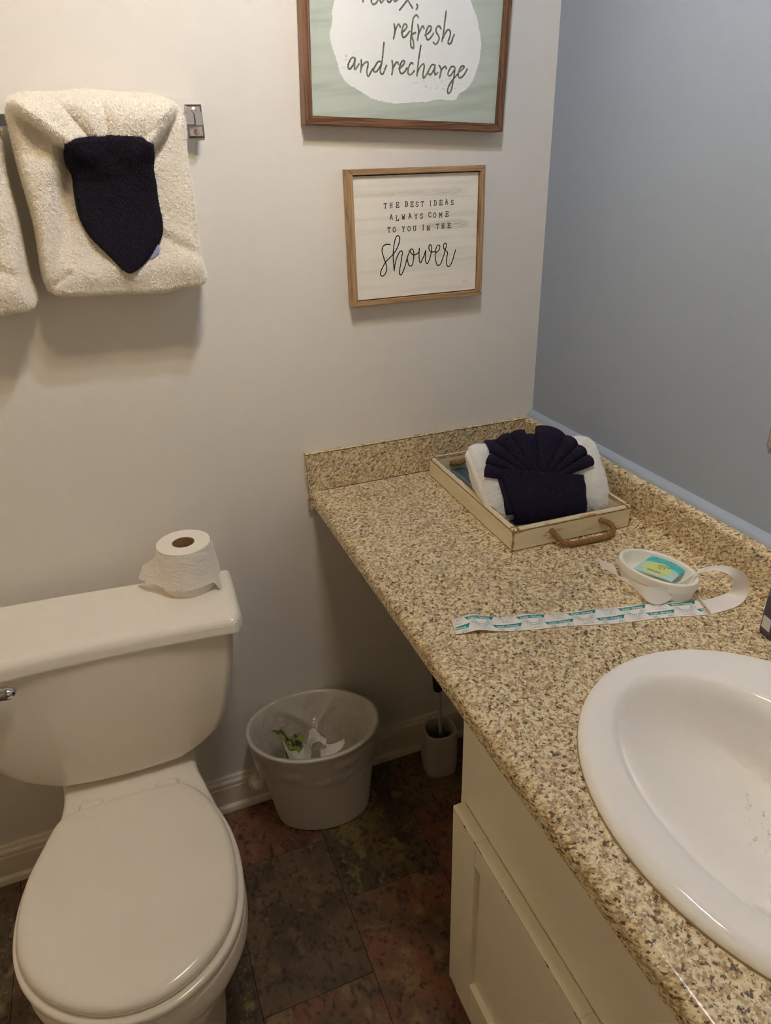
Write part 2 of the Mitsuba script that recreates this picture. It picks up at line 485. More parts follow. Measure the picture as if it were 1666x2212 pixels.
for c in range(-3, 4):
    xa, xb = TX - TSX + c * TSX, TX + c * TSX
    off = 0.0 if c % 2 == 0 else -0.1708
    for r in range(-1, 7):
        yb = TY + off + (1 - r) * TSY
        ya = yb - TSY
        a, b = max(xa, XL), min(xb, 0.0)
        d, e = max(ya, YF), min(yb, 0.0)
        if b - a < 0.01 or e - d < 0.01:
            continue
        g, h = 0.0005, 0.0004
        t = box(a + g, b - g, d + g, e - g, -0.0016, float(trng.uniform(-0.0002, 0.0001)), h)
        add('floor__tile', t, tones.get((c, r), names[int(trng.integers(4))]))


# baseboards: square board, a cove and a bead on top, a shoe moulding at the foot
def base_profile():
    return [(0, 0), (0.022, 0), (0.022, 0.008), (0.020, 0.015), (0.015, 0.0195), (0.0135, 0.021), (0.0135, 0.076), (0.0115, 0.079), (0.0115, 0.083), (0.0135, 0.086), (0.0125, 0.092), (0.008, 0.097), (0.006, 0.104), (0.003, 0.107), (0, 0.107)]


bp = np.array(base_profile())
add('baseboard_back', fix(loft([np.stack([np.full(len(bp), x), -bp[:, 0], bp[:, 1]], 1) for x in (XL, 0.0)])), 'trim_white', 25)
struct('baseboard_back', 'off-white moulded baseboard along the back wall')
add('baseboard_left', fix(loft([np.stack([XL + bp[:, 0], np.full(len(bp), y), bp[:, 1]], 1) for y in (-0.015, YF)])), 'trim_white', 25)
struct('baseboard_left')

# ------------------------------------------------------------------ counter: postformed laminate with a rolled nose and a coved splash
YA, YB = -0.0152, -1.62


def arc(cx, cz, r, a0, a1, n):
    a = np.radians(np.linspace(a0, a1, n))
    return [(cx + r * math.cos(t), cz + r * math.sin(t)) for t in a]


SPL = H + 0.0875
prof = [(-0.03, H - 0.034), (-0.546, H - 0.034), (-0.546, H - 0.042)]
prof += arc(-0.5485, H - 0.030, 0.012, 270, 180, 7)
prof += arc(-0.5465, H - 0.0145, 0.0145, 175, 90, 10)
prof += [(-0.50, H), (-0.36, H), (-0.2, H)]
prof += arc(-0.047, H + 0.022, 0.022, 270, 350, 9)
prof += arc(-0.0175, SPL - 0.0105, 0.0105, 175, 90, 8)
prof += [(-0.002, SPL), (-0.002, H - 0.034)]
pr_ = np.array(prof)
slab = fix(loft([np.stack([pr_[:, 0], np.full(len(pr_), y), pr_[:, 1]], 1) for y in (YA, -0.3, -0.7, -1.0, -1.3, YB)], False, False))
# proper end caps
capA = trimesh.creation.extrude_polygon(Polygon(prof), YA - YB, engine='earcut')
v = capA.vertices.copy()
capA.vertices = np.stack([v[:, 0], YB + v[:, 2], v[:, 1]], 1)
slab = fix(capA)
SX, SY, SA, SB = -0.300, -1.011, 0.216, 0.254      # sink centre, half width, half length
cut = m3.Manifold.cylinder(0.4, 1, 1, 72, True).scale((SA - 0.016, SB - 0.016, 1)).translate((SX, SY, H))
slab = as_tm(man(slab) - cut)
add('countertop__slab', slab, 'laminate', 28)
spl = box(-0.5674, -0.0005, YA + 0.0008, -0.0004, H - 0.043, H + 0.0872, 0.0012)
add('countertop__backsplash', spl, 'laminate')
part('countertop__backsplash', 'flat speckled splash board against the white wall')
# the brown cut edges of its laminate
e0 = 0.0007
seams = [box(-0.5678, -0.001, YA - 0.0002, YA + e0, H + 0.0868, H + 0.0876), box(-0.5678, -0.5671, YA - 0.0002, YA + e0, H - 0.043, H + 0.0876), box(-0.5678, -0.5671, YA, -0.0006, H + 0.0868, H + 0.0876),
         box(-0.545, -0.05, YA - 0.0012, YA + 0.0004, H - 0.0004, H + 0.0007)]
add('countertop__seam', cat(*seams), 'laminate_seam')
part('countertop__seam', 'thin brown edge lines of the splash board')
thing('countertop', 'beige and brown speckled laminate counter with rolled front edge holding the sink', 'countertop')
# painted bead between splash and blue wall
a = np.radians(np.linspace(0, 90, 9))
q = [(0, SPL - 0.0005), (-0.0145, SPL - 0.0005)] + [(-0.0145 + 0.0145 * math.sin(t) ** 1.0 * 0.98, SPL + 0.0135 - 0.0125 * math.cos(t)) for t in a[1:]] + [(0, SPL + 0.0135)]
q = [(-0.0005, SPL - 0.0004), (-0.0150, SPL - 0.0004), (-0.0146, SPL + 0.0035), (-0.0125, SPL + 0.0075), (-0.009, SPL + 0.0108), (-0.004, SPL + 0.0132), (0.0005, SPL + 0.014)]
q = np.array(q)
ys = np.linspace(-0.001, YB, 90)
wob = meshkit.noise(np.stack([ys * 14, ys * 0, ys * 0 + 2], 1)) - 0.5
bead = fix(loft([np.stack([np.where(q[:, 0] < -0.001, q[:, 0] + 0.0022 * w, q[:, 0]), np.full(len(q), y), q[:, 1] + np.where(q[:, 1] > SPL + 0.002, 0.0012 * w, 0)], 1) for y, w in zip(ys, wob)]))
add('trim_1', bead, 'paint_blue_gloss', 50)
struct('trim_1', 'blue painted caulk bead on top of the splash')

# ------------------------------------------------------------------ sink
nS = 96
aS = np.arange(nS) / nS * 2 * np.pi
BX, BY, BA, BB = -0.327, -1.011, 0.131, 0.200      # bowl, set towards the front edge


def ell(cx, cy, a, b, z):
    return np.stack([cx + a * np.cos(aS), cy + b * np.sin(aS), np.full(nS, z)], 1)


R = [ell(SX, SY, SA - 0.02, SB - 0.02, H - 0.006), ell(SX, SY, SA - 0.001, SB - 0.001, H + 0.0012), ell(SX, SY, SA, SB, H + 0.003)]
for t in np.linspace(12, 90, 8):
    t = math.radians(t)
    R.append(ell(SX, SY, SA - 0.017 * (1 - math.cos(t)) * 1.0 - 0.000, SB - 0.017 * (1 - math.cos(t)), H + 0.003 + 0.013 * math.sin(t)))
R.append(ell((SX * 2 + BX) / 3, SY, (SA - 0.017 + 0.5 * (BA + 0.030)) / 1.5 - 0.006, (SB - 0.017 + 0.5 * (BB + 0.022)) / 1.5 - 0.008, H + 0.0162))
bowl = [(0.014, 0.0155), (0.008, 0.0135), (0.003, 0.0095), (-0.001, 0.003), (-0.004, -0.006), (-0.008, -0.025), (-0.012, -0.045), (-0.017, -0.065), (-0.025, -0.085), (-0.036, -0.103), (-0.052, -0.120), (-0.072, -0.131), (-0.095, -0.138), (-0.109, -0.1415)]
for d, z in bowl:
    t = min(1.0, max(0.0, (-z) / 0.14))
    R.append(ell(BX + 0.104 * t ** 1.5, BY + 0.0 * t, BA + d, max(BB + d * (1 + 0.62 * t), 0.022), H + z))
dc = np.array([BX + 0.104, BY, H - 0.1415])
R.append(ell(dc[0], dc[1], 0.0215, 0.0215, dc[2] - 0.001))
R.append(ell(dc[0], dc[1], 0.0205, 0.0205, dc[2] - 0.03))
add('sink__basin', loft(R, False, True), 'sink_white', 60)
rim = lathe([(0.0200, -0.004), (0.0200, 0.0), (0.0235, 0.0022), (0.027, 0.0018), (0.0285, 0.0)], 40)
rim.apply_translation(dc + [0, 0, 0.002])
add('sink__drain', rim, 'chrome', 40)
part('sink__drain', 'chrome drain ring')
stp = lathe([(0.0, 0.004), (0.010, 0.0035), (0.0155, 0.0015), (0.0165, -0.001), (0.0165, -0.004)], 32, cap0=False)
stp.apply_translation(dc + [0, 0, 0.001])
add('sink__stopper', stp, 'dark_drain', 40)
part('sink__stopper', 'dark pop-up stopper')
sr = loft([ell(SX, SY, SA + 0.0006, SB + 0.0006, H + 0.0004), ell(SX, SY, SA + 0.0004, SB + 0.0004, H + 0.0018), ell(SX, SY, SA - 0.003, SB - 0.003, H + 0.0022)], False, False)
add('sink__sealant', sr, 'sealant', 40)
part('sink__sealant', 'brown line of old sealant under the rim')
thing('sink', 'oval white drop-in sink set into the speckled counter', 'sink')
wr = np.random.default_rng(8)
drops = []
for k in range(95):
    an, rr = wr.uniform(1.6, 5.1), wr.uniform(0.036, 0.075)
    x, y = dc[0] + rr * math.cos(an) * 0.9, dc[1] + rr * math.sin(an) * 1.25
    # height of the bowl under the drop
    best = H - 0.1415
    for d, z in bowl:
        t = min(1.0, max(0.0, (-z) / 0.14))
        aa, bb = BA + d, max(BB + d * (1 + 0.62 * t), 0.022)
        if ((x - BX - 0.104 * t ** 1.5) / aa) ** 2 + ((y - BY) / bb) ** 2 < 1:
            zin, ain = z, ((x - BX - 0.104 * t ** 1.5) / aa) ** 2 + ((y - BY) / bb) ** 2
            best = H + z
        else:
            lo = best
            best = best
            break
    s = trimesh.creation.icosphere(2, radius=float(wr.uniform(0.0008, 0.0021)))
    s.apply_scale([1, 1, 0.6])
    s.apply_translation([x, y, best + 0.0008])
    drops.append(s)
add('water_drops', cat(*drops), 'water', True)
thing('water_drops', 'small clear water drops scattered around the sink drain', 'water', kind='stuff')

# ------------------------------------------------------------------ vanity cabinet
CX, CY0, CY1 = -0.530, -0.676, -1.60
ztop = H - 0.0352
carc = [box(CX, CX + 0.019, CY1, CY0, 0.605, ztop, 0.0008), box(CX, CX + 0.019, CY1, CY0, 0.09, 0.175, 0.0008), box(CX, CX + 0.019, CY0 - 0.045, CY0, 0.17, 0.61), box(CX, CX + 0.019, CY1, CY1 + 0.045, 0.17, 0.61), box(CX, CX + 0.019, -1.11, -1.065, 0.17, 0.61),
        box(CX + 0.0185, -0.006, CY0 - 0.016, CY0, 0.09, ztop), box(CX + 0.0185, -0.006, CY1, CY1 + 0.016, 0.09, ztop), box(CX + 0.0185, -0.006, CY1 + 0.015, CY0 - 0.015, 0.09, 0.106), box(-0.014, -0.006, CY1 + 0.015, CY0 - 0.015, 0.1, ztop)]
add('vanity_cabinet__body', as_tm(m3.Manifold.batch_boolean([man(b) for b in carc], m3.OpType.Add)), 'cabinet_paint')
add('vanity_cabinet__toe_kick', box(CX + 0.055, -0.006, CY1, CY0 - 0.004, 0.0, 0.0905), 'cabinet_paint')
part('vanity_cabinet__toe_kick', 'recessed plinth under the cabinet')
DX = -0.5505


def door(y0, y1, z0, z1, key):
    """recessed-panel door, front at DX, sloped outer edge"""
    rw, bev = 0.0725, 0.004
    t = DX + 0.0198
    o = sbox(y1, z0, y0, z1)
    rails = []
    yi0, yi1, zi0, zi1 = y0 - rw, y1 + rw, z0 + 0.088, z1 - 0.050
    def bar(a0, a1, b0, b1):
        return box(DX, t, a0, a1, b0, b1, 0.0012)
    k = key + '__panel'
    add(k, box(DX + 0.010, DX + 0.016, yi1 - 0.008, yi0 + 0.008, zi0 - 0.008, zi1 + 0.008), 'cabinet_paint')
    part(k, 'recessed flat panel')
    for nm, b in (('stile', bar(yi0, y0, z0, z1)), ('stile', bar(y1, yi1, z0, z1)), ('rail', bar(yi1, yi0, zi1, z1)), ('rail', bar(yi1, yi0, z0, zi0))):
        add(key + '__' + nm, b, 'cabinet_paint')


door(-0.688, -1.085, 0.171, 0.609, 'vanity_cabinet__door')
door(-1.092, -1.49, 0.171, 0.609, 'vanity_cabinet__door_001')
thing('vanity_cabinet', 'cream painted vanity cabinet with chipped recessed-panel doors under the sink', 'cabinet')

# ------------------------------------------------------------------ toilet
TCX, TCY, TROT = -1.034, -0.058, math.radians(-3.0)


def tw(x, y):
    a, b = rot2(np.asarray(x, float), np.asarray(y, float), TROT)
    return a + TCX, b + TCY


def rrect(hw, yb, yf, r, n=9, bow=0.0):
    """half width hw, from yb (back) to yf (front, negative), front corner radius r"""
    pts = [(-hw, yb), (hw, yb)]
    pts += [(hw - r + r * math.sin(t), yf + r - r * math.cos(t)) for t in np.linspace(math.pi / 2, 0, n)]
    xs = np.linspace(hw - r, -hw + r, 13)[1:-1]
    pts += [(x, yf - bow * (1 - (x / (hw - r)) ** 2)) for x in xs]
    pts += [(-hw + r - r * math.sin(t), yf + r - r * math.cos(t)) for t in np.linspace(0, math.pi / 2, n)]
    return np.array(pts)


zs = np.array([0.408, 0.410, 0.414, 0.420, 0.432, 0.450, 0.475, 0.505, 0.545, 0.59, 0.64, 0.69, 0.728])
ws = np.interp(zs, [0.408, 0.412, 0.420, 0.435, 0.452, 0.475, 0.505, 0.55, 0.595, 0.65, 0.69, 0.73], [0.104, 0.116, 0.128, 0.150, 0.172, 0.193, 0.210, 0.2235, 0.233, 0.243, 0.248, 0.251])
rings = []
for z, w in zip(zs, ws):
    t = (z - 0.408) / 0.32
    yf = -0.148 - 0.040 * min(1, t * 1.6) ** 0.6
    if z < 0.412:
        yf += 0.006
    p = rrect(w, -0.004, yf, min(0.020, w * 0.4), bow=0.006)
    x, y = tw(p[:, 0], p[:, 1])
    rings.append(np.stack([x, y, np.full(len(x), z)], 1))
add('toilet__tank', fix(loft(rings)), 'porcelain', 50)
# lid
lidp = [(-0.7645, -0.086), (-0.7672, -0.150), (-0.7718, -0.225), (-0.7735, -0.253), (-0.7765, -0.260), (-0.7850, -0.2755), (-0.7925, -0.2785), (-0.80, -0.2775), (-0.8275, -0.2735), (-0.878, -0.2665), (-0.92, -0.2615), (-0.966, -0.2570), (-1.01, -0.2542), (-1.05, -0.2525), (-1.118, -0.2515), (-1.182, -0.2535), (-1.24, -0.2560), (-1.268, -0.2555), (-1.282, -0.243), (-1.292, -0.222), (-1.296, -0.12), (-1.297, -0.043), (-1.294, -0.0395), (-1.2, -0.0400), (-1.10, -0.0465), (-0.988, -0.0575), (-0.88, -0.0690), (-0.769, -0.0815)]
def inset(P, d):
    t = np.roll(P, -1, 0) - np.roll(P, 1, 0)
    t /= np.linalg.norm(t, axis=1, keepdims=True)
    n_ = np.stack([t[:, 1], -t[:, 0]], 1)
    c = P.mean(0)
    if np.mean(np.sum(n_ * (c - P), 1)) < 0:
        n_ = -n_
    return P + n_ * d


LZ = 0.7575
lidh = np.array(lidp)


def lid_bow(x, y):
    return 0.0085 * np.maximum(0, 1 - ((x + 1.02) / 0.225) ** 2) * np.clip((-0.075 - y) / 0.17, 0, 1)


hp_ = Polygon(np.c_[lidh[:, 0], lidh[:, 1] - lid_bow(lidh[:, 0], lidh[:, 1])]).convex_hull
hp_ = hp_.buffer(-0.004, join_style=2).buffer(0.004, quad_segs=6)
pts = []
for d, z in [(0.010, 0.7275), (0.003, 0.7265), (0.0008, 0.7275), (0.0, 0.7305), (0.0025, LZ - 0.013), (0.0048, LZ - 0.0078), (0.0085, LZ - 0.0038), (0.0135, LZ - 0.0011), (0.0200, LZ)]:
    c_ = np.array(hp_.buffer(-d, quad_segs=6).exterior.coords)[:-1]
    pts.append(np.c_[c_, np.full(len(c_), z)])
lid_m = m3.Manifold.hull_points(np.vstack(pts)).refine_to_length(0.012)
lid_t = as_tm(lid_m)
lid_t.vertices[:, 1] += lid_bow(lid_t.vertices[:, 0], lid_t.vertices[:, 1])
add('toilet__tank_lid', lid_t, 'porcelain', 40)

# bowl
lidring = np.array([(-1.128, -0.2880), (-1.1594, -0.2985), (-1.1815, -0.3373), (-1.2086, -0.4042), (-1.2205, -0.4777), (-1.2175, -0.5347), (-1.199, -0.5868), (-1.1661, -0.6311), (-1.1225, -0.6645), (-1.0795, -0.6825), (-1.0293, -0.6885), (-0.9755, -0.6755), (-0.9202, -0.6357), (-0.8885, -0.584), (-0.8755, -0.5255), (-0.8735, -0.4578), (-0.8855, -0.3875), (-0.9104, -0.3264), (-0.9380, -0.2965), (-0.975, -0.2875), (-1.035, -0.2855), (-1.09, -0.2855)])
LR = spline(lidring, 120, closed=True)
cen = np.array([-1.046, -0.48])


def ring(sx, sy, dx, dy, z, P=None):
    P = LR if P is None else P
    q = (P - cen) * [sx, sy] + cen + [dx, dy]
    return np.c_[q, np.full(len(q), z)]


def bowl_plan(z, t):
    """outline of the china at level t: 0 at the rim, 1 at the foot"""
    pass


rimpts = np.array([(-1.162, -0.100), (-1.163, -0.195), (-1.172, -0.27), (-1.190, -0.33), (-1.212, -0.40), (-1.2245, -0.48), (-1.221, -0.54), (-1.202, -0.595), (-1.168, -0.640), (-1.122, -0.676), (-1.04, -0.695), (-0.970, -0.684), (-0.912, -0.642), (-0.880, -0.588), (-0.8665, -0.52), (-0.868, -0.44), (-0.880, -0.36), (-0.897, -0.27), (-0.9055, -0.205), (-0.908, -0.110), (-0.93, -0.098), (-1.14, -0.098)])
RP = spline(rimpts, 120, closed=True)
footpts = np.array([(-1.12, -0.12), (-1.135, -0.22), (-1.140, -0.32), (-1.150, -0.42), (-1.142, -0.50), (-1.118, -0.555), (-1.05, -0.580), (-0.975, -0.555), (-0.948, -0.50), (-0.942, -0.42), (-0.950, -0.32), (-0.954, -0.22), (-0.965, -0.12), (-1.0, -0.10), (-1.04, -0.098), (-1.09, -0.10)])
FP = spline(footpts, 120, closed=True)
rr = []
for z, k, s in [(0.0, 1.03, 0), (0.015, 1.02, 0), (0.022, 0.985, 0), (0.06, 0.95, 0), (0.12, 0.90, 0), (0.17, 0.72, 0), (0.22, 0.50, 0), (0.27, 0.28, 0), (0.31, 0.13, 0), (0.335, 0.045, 0), (0.345, 0.012, 0), (0.355, 0.0, 0), (0.384, 0.0, 0), (0.390, 0.0, 0.004), (0.3925, 0.0, 0.010)]:
    if k > 1:
        q = (FP - FP.mean(0)) * k + FP.mean(0)
    else:
        q = RP * (1 - k) + FP * k
    if s:
        q = inset(q, s)
    rr.append(np.c_[q, np.full(120, z)])
add('toilet__bowl', fix(loft(rr)), 'porcelain', 50)
# seat ring (mostly hidden) and lid
ST = []
for sx, z in [(1.000, 0.3945), (1.030, 0.3950), (1.046, 0.3985), (1.050, 0.4035), (1.047, 0.4085), (1.032, 0.4115), (1.0, 0.412)]:
    q = ring(sx, 1 + (sx - 1) * 0.85, 0.0, -0.002, z)
    q[:, 1] = np.minimum(q[:, 1], -0.2875)
    ST.append(q)
add('toilet__seat', fix(loft(ST)), 'toilet_seat_plastic', 50)
part('toilet__seat', 'closed seat ring under the lid')
LL = []
for ins, z in [(0.012, 0.4135), (0.003, 0.4138), (0.0004, 0.4165), (0.0, 0.4215), (0.0012, 0.4265), (0.0045, 0.4305), (0.010, 0.4332), (0.018, 0.4348), (0.035, 0.4360), (0.07, 0.4372), (0.11, 0.4378)]:
    LL.append(np.c_[inset(LR, ins) if ins < 0.03 else (LR - cen) * (1 - ins / 0.185) + cen, np.full(120, z)])
add('toilet__lid', fix(loft(LL)), 'toilet_seat_plastic', 60)
part('toilet__lid', 'closed rounded seat lid')
for x0, x1, y in ((-1.1295, -1.0845, -0.2795), (-0.9895, -0.9445, -0.2850)):
    h = m3.Manifold.batch_hull([m3.Manifold.sphere(0.0085, 20).translate((x, y + dy, 0.4165)) for x in (x0 + 0.009, x1 - 0.008) for dy in (0.0, 0.006)] + [m3.Manifold.cylinder(0.02, 0.010, 0.010, 20).translate((x, y + 0.002, 0.394)) for x in (x0 + 0.012, x1 - 0.012)])
    add('toilet__hinge', as_tm(h), 'toilet_seat_plastic', 50)
lvp = spline([(-1.262, -0.266, 0.722), (-1.225, -0.270, 0.7185), (-1.19, -0.272, 0.7155), (-1.1655, -0.272, 0.7135)], 24)
lr = np.interp(np.arange(24), [0, 8, 16, 20, 22, 23], [0.0075, 0.0080, 0.0105, 0.0110, 0.0080, 0.002])
add('toilet__flush_lever', cat(tube(lvp, lr, 16), xf(trimesh.creation.cylinder(0.014, 0.026, sections=24), 90, (-1.262, -0.256, 0.722), (1, 0, 0))), 'chrome', 50)
part('toilet__flush_lever', 'chrome flush lever')
hair = spline([(-1.0145, -0.6175, 0.4368), (-1.011, -0.6160, 0.4369), (-1.0075, -0.6155, 0.4368)], 8)
thing('toilet', 'white two-piece toilet with closed lid standing against the back wall', 'toilet')

# ------------------------------------------------------------------ toilet roll on the tank
RC, RR0, RZ0, RZ1 = np.array([-0.849, -0.119]), 0.0515, LZ + 0.0004, LZ + 0.0955
nn = 72


def roll_ring(r, z, k=0.0):
    a = np.arange(nn) / nn * 2 * np.pi
    r = r + k * (meshkit.noise(np.stack([np.cos(a) * 3 + 5, np.sin(a) * 3 + 5, a * 0 + z * 60], 1)) - 0.5)
    return np.stack([RC[0] + r * np.cos(a), RC[1] + r * np.sin(a), np.full(nn, z)], 1)


add('toilet_roll__paper', fix(loft([roll_ring(0.0215, RZ0), roll_ring(RR0 - 0.001, RZ0), roll_ring(RR0, RZ0 + 0.001)] + [roll_ring(RR0, z, 0.0008) for z in np.linspace(RZ0 + 0.01, RZ1 - 0.006, 8)] + [roll_ring(RR0 - 0.0005, RZ1 - 0.001, 0.001), roll_ring(RR0 - 0.002, RZ1), roll_ring(0.036, RZ1 - 0.0005), roll_ring(0.0215, RZ1 - 0.001), roll_ring(0.0212, RZ0)], False, False)), 'tissue_flat', 40)
add('toilet_roll__core', loft([roll_ring(0.0210, RZ0 + 0.0005), roll_ring(0.0210, RZ1 - 0.0015), roll_ring(0.0198, RZ1 - 0.0015), roll_ring(0.0198, RZ0 + 0.0005)], False, False), 'cardboard', 40)
part('toilet_roll__core', 'brown cardboard tube')
# loose outer turn, wider towards the foot, with a torn lower edge and two corners standing off
na, nz = 150, 34
ph = np.radians(np.linspace(168, 384, na))
P = np.zeros((na, nz, 3))
dg = np.degrees(ph)
torn_ = 0.0045 * meshkit.noise(np.stack([dg * 0.35, dg * 0 + 1, dg * 0 + 2], 1)) + 0.002 * meshkit.noise(np.stack([dg * 1.4, dg * 0 + 5, dg * 0 + 2], 1))
left = np.maximum(0.0, (200 - dg) / 32)
point = np.exp(-((dg - 318) / 6.0) ** 2)
zb = RZ0 + 0.0180 + torn_ + 0.004 * left - 0.0215 * point + 0.012 * np.maximum(0, (dg - 335) / 50)
zb = np.maximum(zb, RZ0 + 0.0012)
zt = RZ1 - 0.0025 - 0.040 * left
tv = np.linspace(0, 1, nz)[None]
zz_ = zt[:, None] * (1 - tv) + zb[:, None] * tv
dn = np.maximum(0, (RZ1 - zz_) / 0.09)
r_ = RR0 + 0.0012 + 0.0105 * dn ** 1.1 + 0.040 * left[:, None] ** 1.2 * dn ** 0.6 + 0.0065 * dn * np.exp(-((dg[:, None] - 318) / 10.0) ** 2)
r_ = r_ + 0.0016 * (meshkit.fbm(np.stack([np.broadcast_to(dg[:, None] * 0.10, zz_.shape), zz_ * 300, zz_ * 0 + 3], -1), 2) - 0.5)
P = np.stack([RC[0] + r_ * np.cos(ph)[:, None], RC[1] + r_ * np.sin(ph)[:, None], zz_], -1)
cc = np.array([RC[0], RC[1], 0])
nrm = P - cc
nrm[:, :, 2] = 0
nrm /= np.linalg.norm(nrm, axis=2, keepdims=True)
add('toilet_roll__loose_sheet', shell(P, P - nrm * 0.0004), 'tissue', 60)
part('toilet_roll__loose_sheet', 'loose torn outer sheet of quilted paper')
thing('toilet_roll', 'white toilet paper roll with a torn loose sheet standing on the toilet tank', 'toilet paper')

# ------------------------------------------------------------------ waste bin with liner
BROT = math.radians(-10.3)
BZ = 0.305
b0, b1 = np.array([-0.6175, -0.098]), np.array([-0.6288, -0.1165])


def bin_ring(t, r_off, z, n=96, noise_amp=0.0, seed=0.0, a=None):
    a = np.arange(n) / n * 2 * np.pi if a is None else a
    A, B = 0.118 + (0.1535 - 0.118) * t + r_off, 0.0735 + (0.1140 - 0.0735) * t + r_off
    if noise_amp:
        cr_ = np.abs(meshkit.noise(np.stack([np.cos(a) * 17 + seed, np.sin(a) * 17 + z * 90, np.full(len(a), z * 60)], 1)) - 0.5)
        k = meshkit.fbm(np.stack([np.cos(a) * 3.1 + seed, np.sin(a) * 3.1, np.full(len(a), z * 42 + seed)], 1), 3) - 0.5
        A, B = A + k * noise_amp - cr_ * noise_amp * 0.5, B + k * noise_amp - cr_ * noise_amp * 0.5
    x, y = rot2(A * np.cos(a), B * np.sin(a), BROT)
    c = b0 * (1 - t) + b1 * t
    return np.stack([x + c[0], np.minimum(y + c[1], -0.0165 if z < 0.1 else -0.0015), np.full(len(a), z)], 1)


rings = [bin_ring(0, -0.004, 0.0), bin_ring(0, 0, 0.004)] + [bin_ring(t, 0, 0.004 + t * (BZ - 0.010)) for t in (0.25, 0.5, 0.75, 1.0)]
rings += [bin_ring(1, 0.0035, BZ - 0.006), bin_ring(1, 0.0045, BZ - 0.003), bin_ring(1, 0.0035, BZ), bin_ring(1, 0.0, BZ + 0.0010), bin_ring(1, -0.0025, BZ - 0.001), bin_ring(1, -0.003, BZ - 0.006), bin_ring(0.5, -0.003, 0.15), bin_ring(0.02, -0.003, 0.012), bin_ring(0, -0.02, 0.008)]
add('waste_bin', fix(loft(rings)), 'bin_plastic', 50)
thing('waste_bin', 'white oval plastic waste bin on the floor between toilet and cabinet', 'waste bin')
# liner film: hangs inside, turned over the rim
nl = 360
la = np.arange(nl) / nl * 2 * np.pi
L_ = []
for z in np.linspace(0.195, BZ - 0.012, 16):
    L_.append(bin_ring((z - 0.004) / (BZ - 0.01), 0.0034 + 0.004 * (BZ - z) / 0.1, z, nl, 0.007, 3.0, la))
for off, z in ((0.0072, BZ - 0.004), (0.0066, BZ + 0.001), (0.0045, BZ + 0.0032), (0.0, BZ + 0.0032), (-0.004, BZ + 0.0010)):
    L_.append(bin_ring(1, off, z, nl, 0.0032, 5.0, la))
for z in np.linspace(BZ - 0.012, 0.165, 34):
    q = bin_ring((z - 0.004) / (BZ - 0.01), -0.0065, z, nl, 0.0, 0, la)
    c = np.array([*(b0 * (1 - z / BZ) + b1 * z / BZ), z])
    d = (BZ - z) / 0.14
    w = meshkit.fbm(np.stack([np.cos(la) * 4 + 9, np.sin(la) * 4, np.full(nl, z * 26)], 1), 3)
    # folds of film pulled away from the wall, running down from the rim
    f1 = np.maximum(0, 1 - np.abs(((np.degrees(la) - 128 + 260 * d * 0.25) + 180) % 360 - 180) / 13)
    f2 = np.maximum(0, 1 - np.abs(((np.degrees(la) - 62 - 180 * d * 0.2) + 180) % 360 - 180) / 10)
    cr_ = np.abs(meshkit.noise(np.stack([np.cos(la) * 11 + 2, np.sin(la) * 11, np.full(nl, z * 75)], 1)) - 0.5) + 0.6 * np.abs(meshkit.noise(np.stack([np.cos(la) * 26 + 2, np.sin(la) * 26 + z * 60, np.full(nl, z * 120)], 1)) - 0.5)
    k = 1 - np.clip(0.05 * d + 0.09 * cr_ * min(1, 0.15 + d * 2.5) + 0.15 * d * w + 0.22 * f1 * min(1, d * 3) + 0.16 * f2 * min(1, d * 3), 0, 0.6)
    L_.append(c + (q - c) * np.stack([k, k, np.ones(nl)], 1))


def film_crinkle(p, n, uv):
    a = dr.abs(noise(p.x * 46, p.y * 46, p.z * 46) - 0.5)
    b = dr.abs(noise(p.x * 95 + 3, p.y * 95, p.z * 70 + 5) - 0.5)
    return a + 0.5 * b


last = L_[-1]
fc = last.mean(0)
for k, zo in ((0.85, 0.004), (0.6, 0.010), (0.35, 0.012), (0.1, 0.013)):
    L_.append(fc + (last - fc) * [k, k, 1] + [0, 0, zo])
film_v = {'type': 'blendbsdf', 'weight': 0.36, 'a': {'type': 'thindielectric', 'int_ior': 1.5}, 'b': {'type': 'twosided', 'bsdf': bump({'type': 'principled', 'base_color': {'type': 'rgb', 'value': S(226, 222, 214)}, 'roughness': 0.12, 'specular': 1.0}, film_crinkle, 0.0045, 6e-4)}}
mat('film_milky', film_v)
add('bin_liner__film', loft(L_, False, False), 'film_milky', True)
kn = trimesh.creation.icosphere(4, radius=0.0185)
kv = kn.vertices / 0.0185
kn.vertices = kn.vertices * (1 + 0.30 * (meshkit.fbm(kv * 4.5, 3) - 0.5))[:, None]
kn.apply_scale([1, 1, 1.1])
kn.apply_translation([-0.7775, -0.098, 0.158])
mat('film_bunched', {'type': 'blendbsdf', 'weight': 0.75, 'a': {'type': 'thindielectric', 'int_ior': 1.5}, 'b': {'type': 'twosided', 'bsdf': {'type': 'principled', 'base_color': {'type': 'rgb', 'value': S(226, 222, 214)}, 'roughness': 0.2, 'specular': 0.8}}})
neck = tube(spline([(-0.752, -0.110, 0.192), (-0.763, -0.105, 0.178), (-0.772, -0.100, 0.166)], 8), [0.011, 0.010, 0.009, 0.008, 0.008, 0.008, 0.009, 0.010], 14, False)
add('bin_liner__knot', cat(kn, neck), 'film_bunched', 60)
part('bin_liner__knot', 'bunched knot of film at the side')
thing('bin_liner', 'clear crinkled plastic liner turned over the rim of the waste bin', 'bin liner')


